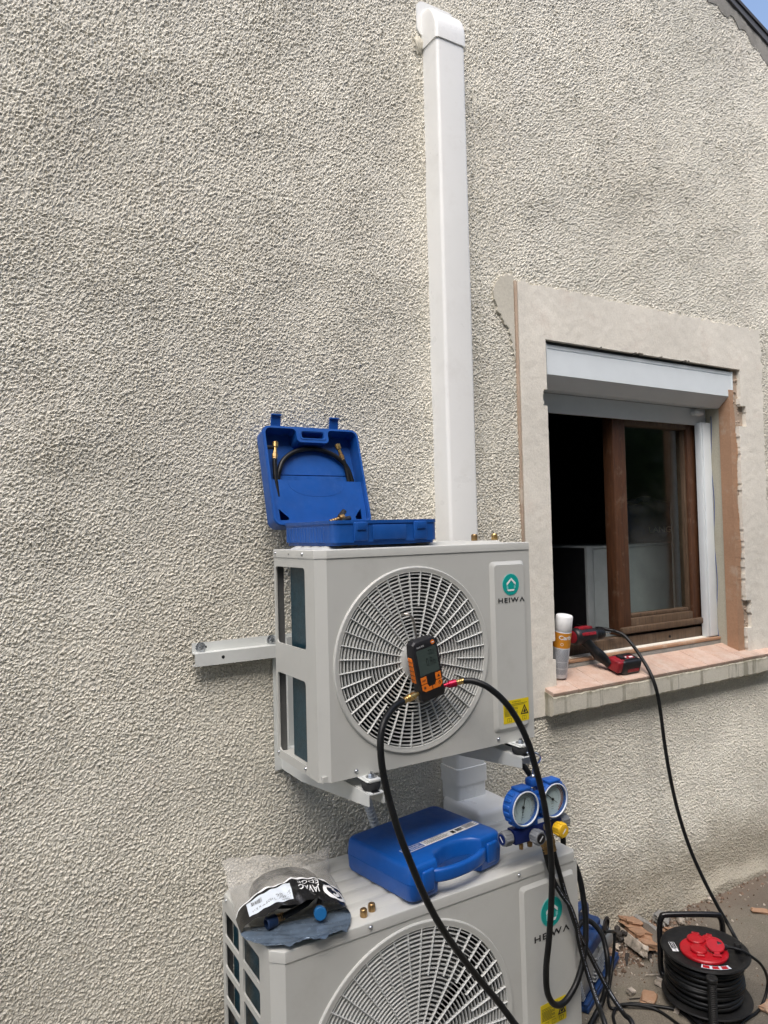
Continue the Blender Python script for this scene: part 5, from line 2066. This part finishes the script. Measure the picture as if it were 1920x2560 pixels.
hP = [(1.010, -.215, .212), (1.03, -.205, .236), (1.06, -.200, .246), (1.09, -.208, .240), (1.105, -0.237, 0.21), (1.1, -0.257, 0.18), (1.086, -0.277, 0.15), (1.075, -0.286, 0.11), (1.047, -0.299, 0.08), (1.027, -0.301, 0.05), (0.997, -0.306, 0.03), (0.958, -0.318, 0.018), (0.913, -0.335, 0.010), (.86, -.40, .0095), (.80, -.52, .0095)]
mb = MB()
mb.tube(hP, .0085, 12, 8)
tag(mb.build('pump_hose', 'rubber', angle=60), 'thick black hose arching over the front of the blue vacuum pump', 'hose')
hT = [(1.150, -.21, .19), (1.19, -.20, .175), (1.222, -0.186, 0.155), (1.217, -0.189, 0.13), (1.201, -0.195, 0.08), (1.172, -0.21, 0.04), (1.148, -0.223, 0.01), (1.109, -0.254, 0.006), (1.085, -0.283, 0.006), (1.095, -0.296, 0.006), (1.122, -0.298, 0.006), (1.154, -0.307, 0.006), (1.192, -0.341, 0.006), (1.243, -0.396, 0.006), (1.25, -0.436, 0.006), (1.232, -0.476, 0.006), (1.176, -0.52, 0.006), (1.05, -.60, .006)]
mb = MB()
mb.tube(hT, .0048, 10, 8)
tag(mb.build('power_cord', 'rubber', angle=60), 'thin black cord dropping from the vacuum pump and curling on the concrete', 'cord')
hT3 = [(.95, -.46, .005), (1.0, -.385, .005), (1.035, -0.346, 0.005), (1.064, -0.313, 0.006), (1.104, -0.301, 0.0145), (1.137, -0.318, 0.0145), (1.18, -0.351, 0.010), (1.2, -0.382, 0.005), (1.197, -0.453, 0.005), (1.176, -0.533, 0.0145), (1.10, -.64, .005)]
mb = MB()
mb.tube(hT3, .0048, 10, 8)
tag(mb.build('power_cord', 'rubber', angle=60), 'thin black cord looping on the concrete nearest the lower heat pump', 'cord')

# ------------------------------------------------------------------ cable reel
RX, RY = 1.366, -.430
cr_ = thing('cable_reel', 'black cable reel with red socket lids on the ground', 'cable reel', (RX, RY, 0), (0, 0, 0), local=True)
tiltM = Matrix.Identity(4)
mb = MB()
mb.lathe([(.120, .026), (.1335, .027), (.136, .030), (.1335, .034), (.09, .036), (0, .036)], 64)
mb.build('lower_disc', 'reelblack', cr_)
mb = MB()
mb.lathe([(0, .164), (.09, .164), (.131, .166), (.1345, .170), (.132, .1745), (.118, .1752), (.115, .1738), (0, .1738)], 64)
dsc = mb.build('upper_disc', 'reelblack', cr_)
mb = MB()
mb.lathe([(.085, .036), (.085, .164)], 40)
mb.build('drum', 'reelblack', cr_)
wind = []
N = 9 * 30
for k in range(N):
    a = 2 * math.pi * k / 30
    lay = k / N
    r = .112 + .006 * math.sin(k * .21) + .003 * math.sin(k * .67)
    z = .044 + .112 * lay + .006 * math.sin(a * 1.0 + 1.2 * math.sin(k * .05))
    wind.append((r * math.cos(a), r * math.sin(a), z))
mb = MB()
mb.tube(wind, .0068, 8, 1)
mb.tube([(x * .93, y * .93, .20 - z) for x, y, z in wind], .0068, 8, 1)
mb.build('wound_cable', 'rubber', cr_, angle=60, merge=False)
# tube frame: hoop behind, runner on the ground, ribbed grip in front
P1, P2, P3 = Vector((1.352 - RX, -.268 - RY, 0)), Vector((1.527 - RX, -.385 - RY, 0)), Vector((1.2555 - RX, -.530 - RY, 0))
mb = MB()
up_ = lambda p, z: (p.x, p.y, z)
dP = (P2 - P1).normalized() * .030
hoop = [up_(P3 * .45 + P1 * .55 + (P1 - P2) * .12, .011), up_(P1 * .9 + P3 * .1, .012), up_(P1, .03), up_(P1, .09), up_(P1, .17), (P1.x + dP.x * .25, P1.y + dP.y * .25, .203), (P1.x + dP.x, P1.y + dP.y, .213), (P2.x - dP.x, P2.y - dP.y, .213), (P2.x - dP.x * .25, P2.y - dP.y * .25, .203), up_(P2, .17), up_(P2, .09), up_(P2, .03), up_(P2 * .9 + P3 * .1, .012), up_(P3 * .45 + P2 * .55 + (P2 - P1) * .12, .011)]
mb.tube(hoop, .0095, 14, 6)
mb.tube([up_(P3 * .45 + P1 * .55 + (P1 - P2) * .12, .011), up_(P3 + (P1 - P2) * .10, .011), up_(P3, .011), up_(P3 + (P2 - P1) * .10, .011), up_(P3 * .45 + P2 * .55 + (P2 - P1) * .12, .011)], .0095, 14, 6)
frm = mb.build('tube_frame', 'frameblack', cr_, angle=60, merge=False)
mb = MB()
prof = [(.0125, .012)]
for k in range(26):
    z = .014 + k * .0055
    prof += [(.0125, z), (.0138, z + .0012), (.0138, z + .0034), (.0125, z + .0045)]
prof += [(.0165, .158), (.0170, .166), (.0150, .169), (.004, .169), (.0035, .1675), (0, .1675)]
mb.lathe(prof, 20, tuple(P3))
mb.build('grip_post', 'reelblack', frm)
# red socket plate
mb = MB()
sx_, sy_ = .004, .006
mb.lathe([(.070, .174), (.072, .176), (.072, .1815), (.069, .1845), (0, .186)], 48, (-.023, -.013, 0))
pl = mb.build('socket_plate', 'red', cr_)
view_a = math.atan2(-1.934 - RY, -.709 - RX)          # the plate's front faces the yard
for (cx, cy, hx, hy, rd, lift) in ((-.004, .030, .023, .050, .0265, 0), (.030, .008, .053, .021, .0185, 0), (-.046, -.011, -.072, -.038, .0255, 0), (-.004, -.040, -.034, -.070, .0275, .014)):
    mb = MB()
    T = Matrix.Translation((cx, cy, .1862 + lift)) @ Matrix.Rotation(math.atan2(hy - cy, hx - cx), 4, 'Z') @ Matrix.Rotation(rad(22 if lift else 0), 4, 'Y')
    mb.lathe([(rd * .97, -.001), (rd, .001), (rd, .0055), (rd * .93, .0075), (rd * .80, .0076), (rd * .78, .0064), (0, .0066)], 36, T=T)
    mb.box((rd * 1.10, 0, .003), (rd * .5, rd * .62, .006), .001, 1, T=T)
    mb.box((rd * 1.34, 0, .002), (.007, rd * .9, .008), .001, 1, T=T)
    mb.build('socket_lid', 'red', cr_, merge=False)
T = Matrix.Translation((0, 0, .1744))
# sticker lettering on the upper disc
va = view_a
mb = MB()
lx, ly = Vector((math.cos(va + rad(-70)), math.sin(va + rad(-70)), 0)), None
rc = Vector((math.cos(va - rad(72)) * .098, math.sin(va - rad(72)) * .098, .1757))
tdir = Vector((-math.sin(va - rad(72)), math.cos(va - rad(72)), 0))
rdir = Vector((math.cos(va - rad(72)), math.sin(va - rad(72)), 0))
quad(mb, tuple(rc), tdir, rdir, -.026, .026, -.0095, .0095)
st_ = mb.build('sticker', 'white', cr_)
mb = MB()
quad(mb, tuple(rc + Vector((0, 0, .0004))), tdir, rdir, -.0245, .010, -.0080, .0080)
mb.build('sticker_field', 'ink', st_)
mb = MB()
text(mb, 'NOVI', tuple(rc + Vector((0, 0, .0008)) - tdir * .023 - rdir * .0045), tdir, rdir, width=.031, height=.009)
mb.build('sticker_lettering', 'white', st_)
mb = MB()
text(mb, 'Pro', tuple(rc + Vector((0, 0, .0008)) + tdir * .0115 - rdir * .004), tdir, rdir, width=.0125, height=.008)
mb.build('sticker_word', 'ink', st_)
mb = MB()
for (a0, a1, mm) in ((4, 40, 'paper'),):
    V = []
    n = 14
    for k in range(n + 1):
        a = va + rad(-6 + 44 * k / n)
        for r in (.102, .120):
            V.append((r * math.cos(a), r * math.sin(a), .1760))
    mb.add(V, [(2 * k, 2 * k + 1, 2 * k + 3, 2 * k + 2) for k in range(n)])
w_ = mb.build('warning_strip', 'paper', cr_)
mb = MB()
for q in range(3):
    V = []
    n = 5
    for k in range(n + 1):
        a = va + rad(-4 + q * 14 + 10 * k / n)
        for r in (.104, .1185):
            V.append((r * math.cos(a), r * math.sin(a), .1765))
    mb.add(V, [(2 * k, 2 * k + 1, 2 * k + 3, 2 * k + 2) for k in range(n)])
mb.build('warning_print', 'red', w_)
mb = MB()
mb.lathe([(.010, .1745), (.011, .176), (.011, .196), (.009, .199), (0, .199)], 20, (.070, -.069, 0))
mb.build('crank_knob', 'reelblack', cr_)

hC = [(1.590, .115, 1.118), (1.606, .10, 1.112), (1.622, 0.075, 1.099), (1.628, 0.04, 1.066), (1.619, -0.01, 1.022), (1.608, -0.062, 0.966), (1.608, -0.088, 0.9), (1.621, -0.092, 0.811), (1.627, -0.1, 0.698), (1.639, -0.11, 0.576), (1.652, -0.13, 0.448), (1.672, -0.16, 0.32), (1.692, -0.2, 0.213), (1.711, -0.24, 0.127), (1.715, -0.29, 0.06), (1.66, -0.36, 0.035), (1.56, -.405, .055), (1.49, -.41, .075)]
hC = [(1.70, .40, 1.10), (1.63, .25, 1.10), (1.575, .165, 1.1225)] + hC
mb = MB()
mb.tube(hC, .0068, 12, 8)
tag(mb.build('extension_cord', 'rubber', angle=60), 'black cable running from the window over the sill to the reel', 'cord')
hC2 = [(1.372, -.468, .196), (1.395, -0.488, 0.194), (1.412, -0.502, 0.192), (1.428, -0.519, 0.187), (1.45, -0.537, 0.17), (1.483, -0.545, 0.14), (1.51, -0.545, 0.1), (1.525, -0.539, 0.06), (1.504, -0.539, 0.02), (1.452, -0.548, 0.006), (1.398, -0.55, 0.006), (1.349, -0.555, 0.006), (1.301, -0.567, 0.006), (1.20, -.66, .006)]
pc = thing('power_cord', 'black cord plugged into the red socket of the cable reel', 'cord', hC2[0])
mb = MB()
mb.tube(hC2, .0046, 10, 8)
mb.build('cable', 'rubber', pc, angle=60)
mb = MB()
a, b = Vector(hC2[1]), Vector(hC2[0])
mb.lathe([(.005, -.004), (.008, 0), (.009, .012), (.015, .016), (.015, .030), (0, .031)], 16, a, b - a)
mb.build('plug', 'black', pc)

# ------------------------------------------------------------------ spray can on the sill
cx, cy = 1.216, .036
can = thing('spray_can', 'white and orange spray can standing at the left end of the sill', 'spray can', (cx, cy, SILL(cy) + .004), (rad(10.5), 0, 0))
R_ = .0315
mb = MB()
mb.lathe([(.020, 0), (R_ - .0015, .001), (R_, .004), (R_, .1745), (R_ - .0008, .1760)], 40)
mb.build('body', 'can', can)
mb = MB()
mb.lathe([(R_ - .0012, .1762), (R_ - .0004, .1775), (R_ - .0008, .2290), (R_ - .0030, .2325), (0, .2330)], 40)
mb.build('cap', 'white', can)
mb = MB()
mb.lathe([(R_ + .0002, .1155), (R_ + .0002, .1725)], 40)
v_ = mb.build('orange_band', 'canorange', can)


def on_can(a0):
    va_ = rad(-140)
    def f(x, y):
        a = va_ + (x + a0) / R_
        return Vector(((R_ + .0006) * math.cos(a), (R_ + .0006) * math.sin(a), y))
    return f


def can_text(mb, s, x0, w, z0, h, bold=0):
    V, F = text2d(s, 1, bold)
    mx = max(a for a, b in V)
    y0, y1 = min(b for a, b in V), max(b for a, b in V)
    f = on_can(x0)
    mb.add([f(a / mx * w, z0 + (b - y0) / (y1 - y0) * h) for a, b in V], F)


mb = MB()
can_text(mb, 'Carb', -.010, .048, .148, .0165, .03)
f = on_can(0)
V = []
n = 20
for k in range(n):
    a = 2 * math.pi * k / n
    for r in (.0042, .0054):
        V.append(f(.004 + r * math.cos(a), .131 + r * math.sin(a)))
mb.add(V, [(2 * k, 2 * k + 1, 2 * ((k + 1) % n) + 1, 2 * ((k + 1) % n)) for k in range(n)])
mb.build('lettering', 'white', v_, merge=False)
mb = MB()
for k in range(24):
    z = .110 - k * .0040
    if k in (12, 18):
        continue
    x = -.030
    while x < .034:
        L = random.uniform(.004, .012)
        xx = min(.034, x + L)
        V = []
        for q in range(4):
            t = x + (xx - x) * q / 3
            V += [f(t, z), f(t, z + .0016)]
        mb.add(V, [(0, 2, 3, 1), (2, 4, 5, 3), (4, 6, 7, 5)])
        x = xx + .0012
mb.build('small_print', 'greyink', can, merge=False)

# ------------------------------------------------------------------ cordless drill
dr = thing('cordless_drill', 'red and black cordless drill lying on the window sill', 'drill', (1.52, .0, SILL(0)))
# motor body axis
A0, A1 = Vector((1.345, .080, 1.118)), Vector((1.452, .080, 1.117))
ad = (A1 - A0).normalized()
mb = MB()
mb.lathe([(.018, -.004), (.028, 0), (.0325, .006), (.0335, .020), (.0335, .024)], 28, A0, ad)
mb.lathe([(.0300, .020), (.0310, .060), (.0285, .100), (.0265, .108), (0, .108)], 28, A0, ad)
mb.build('motor_housing', 'black', dr, merge=False)
mb = MB()
mb.lathe([(.024, -.0045), (.020, -.0062), (0, -.0065)], 28, A0, ad)
for k in range(9):
    a = 2 * math.pi * k / 9
    q = ad.to_track_quat('Z', 'Y').to_matrix().to_4x4()
    T = Matrix.Translation(A0) @ q @ Matrix.Rotation(a, 4, 'Z')
    if k in (1, 4, 7, 8):
        mb.box((.0305, 0, .062), (.008, .013, .062), .002, 1, T=T)
mb.box((1.400, .080, 1.147), (.075, .030, .014), .005, 2)
mb.box((1.392, .052, 1.128), (.060, .010, .012), .003, 2)
mb.build('red_panel', 'drillred', dr, merge=False)
mb = MB()
mb.lathe([(.0250, .108), (.0250, .128), (.0235, .130), (.0235, .150), (.0195, .160), (.0105, .166), (0, .166)], 24, A0, ad)
ck = mb.build('chuck', 'rubber', dr)
mb = MB()
mb.cyl(A0 + ad * .164, A0 + ad * .205, .0032, 10)
mb.build('bit', 'zinc', ck)
mb = MB()
mb.tube([(1.398, .074, 1.104), (1.416, .062, 1.078), (1.434, .048, 1.052), (1.452, .032, 1.030), (1.470, .016, 1.012)], lambda i, n: .0205 + .0020 * math.cos(i * .45), 18, 6)
mb.build('handle', 'rubber', dr, angle=60)
# battery foot resting on the sloping sill
TB = Matrix.Translation((1.532, -.004, SILL(-.004) + .0305)) @ Matrix.Rotation(slope, 4, 'X')
mb = MB()
mb.box((-.058, 0, .004), (.028, .062, .046), .007, 3, T=TB)
mb.box((-.046, 0, .020), (.030, .050, .020), .006, 2, T=TB)
mb.build('battery_mount', 'drillred', dr, merge=False)
mb = MB()
mb.box((.004, 0, 0), (.102, .070, .056), .008, 3, T=TB)
mb.box((.004, 0, .028), (.074, .048, .006), .002, 2, T=TB)
for k in range(5):
    mb.box((.0565, -.024 + .012 * k, 0), (.004, .006, .040), .001, 1, T=TB)
mb.box((-.035, 0, .033), (.022, .030, .010), .003, 2, T=TB)
bt = mb.build('battery', 'black', dr, merge=False)
mb = MB()
mb.box((.012, -.0356, -.012), (.064, .0014, .012), .0004, 1, T=TB)
mb.build('red_strip', 'drillred', bt)
mb = MB()
mb.box((.006, -.006, .0314), (.048, .022, .0008), .0002, 1, T=TB)
rl_ = mb.build('rating_label', 'drillred', bt)
mb = MB()
mb.box((-.010, -.004, .0321), (.008, .006, .0006), 0, 1, T=TB)
mb.box((.014, -.008, .0321), (.020, .008, .0006), 0, 1, T=TB)
mb.build('label_print', 'white', rl_, merge=False)
mb = MB()
mb.tube([(1.478, .020, .990), (1.486, -.006, .976), (1.500, -.010, .9745), (1.506, .006, .978)], .0022, 8, 6)
mb.build('belt_clip', 'black', dr)

# ------------------------------------------------------------------ rubble on the ground
def chunk(name, label, cat, m, c, d, rot, seed, group=None, sub=2, jag=.14):
    rnd = random.Random(seed)
    bm = bmesh.new()
    bmesh.ops.create_cube(bm, size=1.0)
    bmesh.ops.subdivide_edges(bm, edges=bm.edges[:], cuts=sub, use_grid_fill=True)
    for v in bm.verts:
        v.co = Vector(((v.co.x + rnd.uniform(-jag, jag) * .6) * d[0], (v.co.y + rnd.uniform(-jag, jag)) * d[1], (v.co.z + rnd.uniform(-jag, jag) * .5) * d[2]))
    mb = MB()
    T = Matrix.Translation(c) @ Euler([rad(a) for a in rot]).to_matrix().to_4x4()
    mb.frombm(bm, T)
    o = mb.build(name, m, angle=25)
    if label:
        tag(o, label, cat, group)
    return o


bk = thing('brick_chunk', 'large broken terracotta brick piece with mortar leaning at the wall foot', 'brick', (1.50, -.07, 0))


def brick_part(name, m, c, d, rot, seed):
    o = chunk(name, None, None, m, Vector(c) - Vector((1.50, -.07, 0)), d, rot, seed)
    o.parent = bk
    return o


brick_part('terracotta_slab', 'brick', (1.468, -.042, .056), (.078, .064, .020), (14, 10, 73), 3)
brick_part('terracotta_slab', 'brick', (1.450, -.095, .045), (.074, .060, .020), (12, 8, 70), 4)
brick_part('terracotta_slab', 'brick', (1.434, -.148, .032), (.055, .058, .020), (14, 8, 66), 18)
brick_part('mortar_face', 'mortar', (1.500, -.085, .042), (.175, .022, .044), (12, 8, 72), 5)
brick_part('mortar_edge', 'chip', (1.412, -.090, .026), (.180, .026, .034), (20, 6, 72), 8)
chunk('brick_shard', 'flat terracotta shard lying alone left of the cable reel', 'brick shard', 'brick', (1.226, -.318, .007), (.065, .040, .010), (4, 3, 30), 11, 'terracotta shards')
chunk('brick_shard', 'thin curved terracotta shard far right on the concrete', 'brick shard', 'brick', (2.02, -.212, .007), (.060, .024, .008), (8, 5, -40), 12, 'terracotta shards')
chunk('brick_shard', 'terracotta shard at the picture edge right of the reel', 'brick shard', 'brick', (1.495, -.560, .008), (.055, .040, .014), (5, 5, 10), 13, 'terracotta shards')
chunk('brick_shard', 'terracotta piece in the rubble beside the vacuum pump cord', 'brick shard', 'brick', (1.30, -.085, .012), (.055, .04, .022), (12, 10, 70), 14, 'terracotta shards')
chunk('brick_shard', 'reddish brick piece between the large chunk and the cable reel', 'brick shard', 'brick', (1.60, -.125, .012), (.05, .045, .022), (12, 10, 70), 15, 'terracotta shards')
chunk('mortar_lump', 'pale mortar lump near the left foot of the reel', 'mortar lump', 'chip', (1.315, -.288, .010), (.024, .022, .020), (20, 10, 40), 21, 'mortar lumps')
chunk('mortar_lump', 'pale mortar lump on the bare concrete right of the pump', 'mortar lump', 'chip', (1.198, -.270, .009), (.026, .018, .016), (20, 10, 10), 22, 'mortar lumps')
chunk('mortar_lump', 'white mortar lump at the wall foot right of the brick chunk', 'mortar lump', 'chip', (1.70, -.085, .010), (.05, .022, .018), (10, 10, 50), 23, 'mortar lumps')
chunk('mortar_lump', 'lone mortar lump against the wall foot far to the right', 'mortar lump', 'chip', (1.943, -.052, .009), (.045, .026, .016), (10, 10, 30), 24, 'mortar lumps')
chunk('mortar_lump', 'small pale lump in front of the reel grip', 'mortar lump', 'chip', (1.245, -.408, .006), (.016, .014, .012), (10, 10, 30), 25, 'mortar lumps')
chunk('plaster_piece', 'flat pale plaster piece beside the pump in the rubble', 'plaster', 'chip', (1.36, -.045, .020), (.075, .05, .018), (18, 8, 40), 26, 'plaster pieces')
chunk('plaster_piece', 'grey plaster piece leaning behind the brick chunk', 'plaster', 'mortar', (1.64, -.045, .022), (.090, .05, .020), (30, 8, 30), 27, 'plaster pieces')
chunk('scrap_strip', 'short black strip pointing out below the brick chunk', 'strip', 'twig', (1.418, -.168, .009), (.052, .010, .006), (0, 0, -140), 31, 'scrap strips')
chunk('scrap_strip', 'black strip lying flat right of the vacuum pump', 'strip', 'twig', (1.335, -.135, .006), (.066, .011, .006), (0, 0, 35), 32, 'scrap strips')
chunk('scrap_strip', 'pale wooden splinter left of the reel frame', 'strip', 'chip', (1.335, -.244, .004), (.045, .005, .004), (0, 0, -30), 33, 'scrap strips')
chunk('scrap_strip', 'dark twig beside the lone terracotta shard', 'strip', 'twig', (1.19, -.295, .003), (.040, .003, .003), (0, 0, -28), 34, 'scrap strips')
mb = MB()
rq = random.Random(9)
for k in range(7):
    x, y, z = 1.375 + rq.uniform(-.03, .05), -.05 + rq.uniform(-.03, .01), .018 + .010 * k * .6
    a = rq.uniform(0, 3)
    L = rq.uniform(.02, .045)
    mb.tube([(x - L * math.cos(a), y - L * math.sin(a) * .5, z), (x - L * .3 * math.cos(a), y, z + .006), (x + L * .4 * math.cos(a), y + .006, z + .002), (x + L * math.cos(a), y + L * math.sin(a) * .5, z - .004)], lambda i, n: .008 + .0025 * math.sin(i * 1.7), 8, 4)
tag(mb.build('insulation_scrap', 'twig', merge=False), 'heap of dark pipe insulation scraps at the wall foot behind the pump', 'scrap')

rg = random.Random(5)
for nm, mm, cnt, lbl in (('brown_rubble', 'dirtchip', 1700, 'fine brown brick crumbs strewn along the wall foot'), ('pale_rubble', 'chip', 900, 'fine pale plaster crumbs strewn along the wall foot')):
    V, F = [], []
    for k in range(cnt):
        if rg.random() < .62:
            x = rg.gauss(1.47, .13)
            y = -abs(rg.gauss(.02, .09)) - .02
        elif rg.random() < .5:
            x, y = rg.uniform(1.0, 3.2), -abs(rg.gauss(.03, .03)) - .015
        else:
            x, y = rg.uniform(.85, 2.6), rg.uniform(-.75, -.05)
        s = rg.uniform(.0025, .010) * (1.3 if rg.random() < .15 else .8)
        if y < -.2:
            s *= .6
        R3 = Euler((rg.random() * 6, rg.random() * 6, rg.random() * 6)).to_matrix()
        pile = max(0, .016 * (1 - abs(x - 1.48) / .2)) * max(0, 1 + y / .12)
        o = len(V)
        for q in ((1, 0, 0), (-1, .2, 0), (0, 1, .2), (.1, -1, 0), (0, 0, .7), (0, .1, -.7)):
            V.append(Vector((x, y, s * .35 + rg.random() * pile)) + R3 @ Vector(q) * s * rg.uniform(.6, 1.1))
        F += [tuple(o + i for i in t) for t in ((0, 2, 4), (2, 1, 4), (1, 3, 4), (3, 0, 4), (2, 0, 5), (1, 2, 5), (3, 1, 5), (0, 3, 5))]
    mb = MB()
    mb.add(V, F)
    o = mb.build(nm, mm, angle=10, merge=False)
    o['kind'] = 'stuff'
    o['label'] = lbl
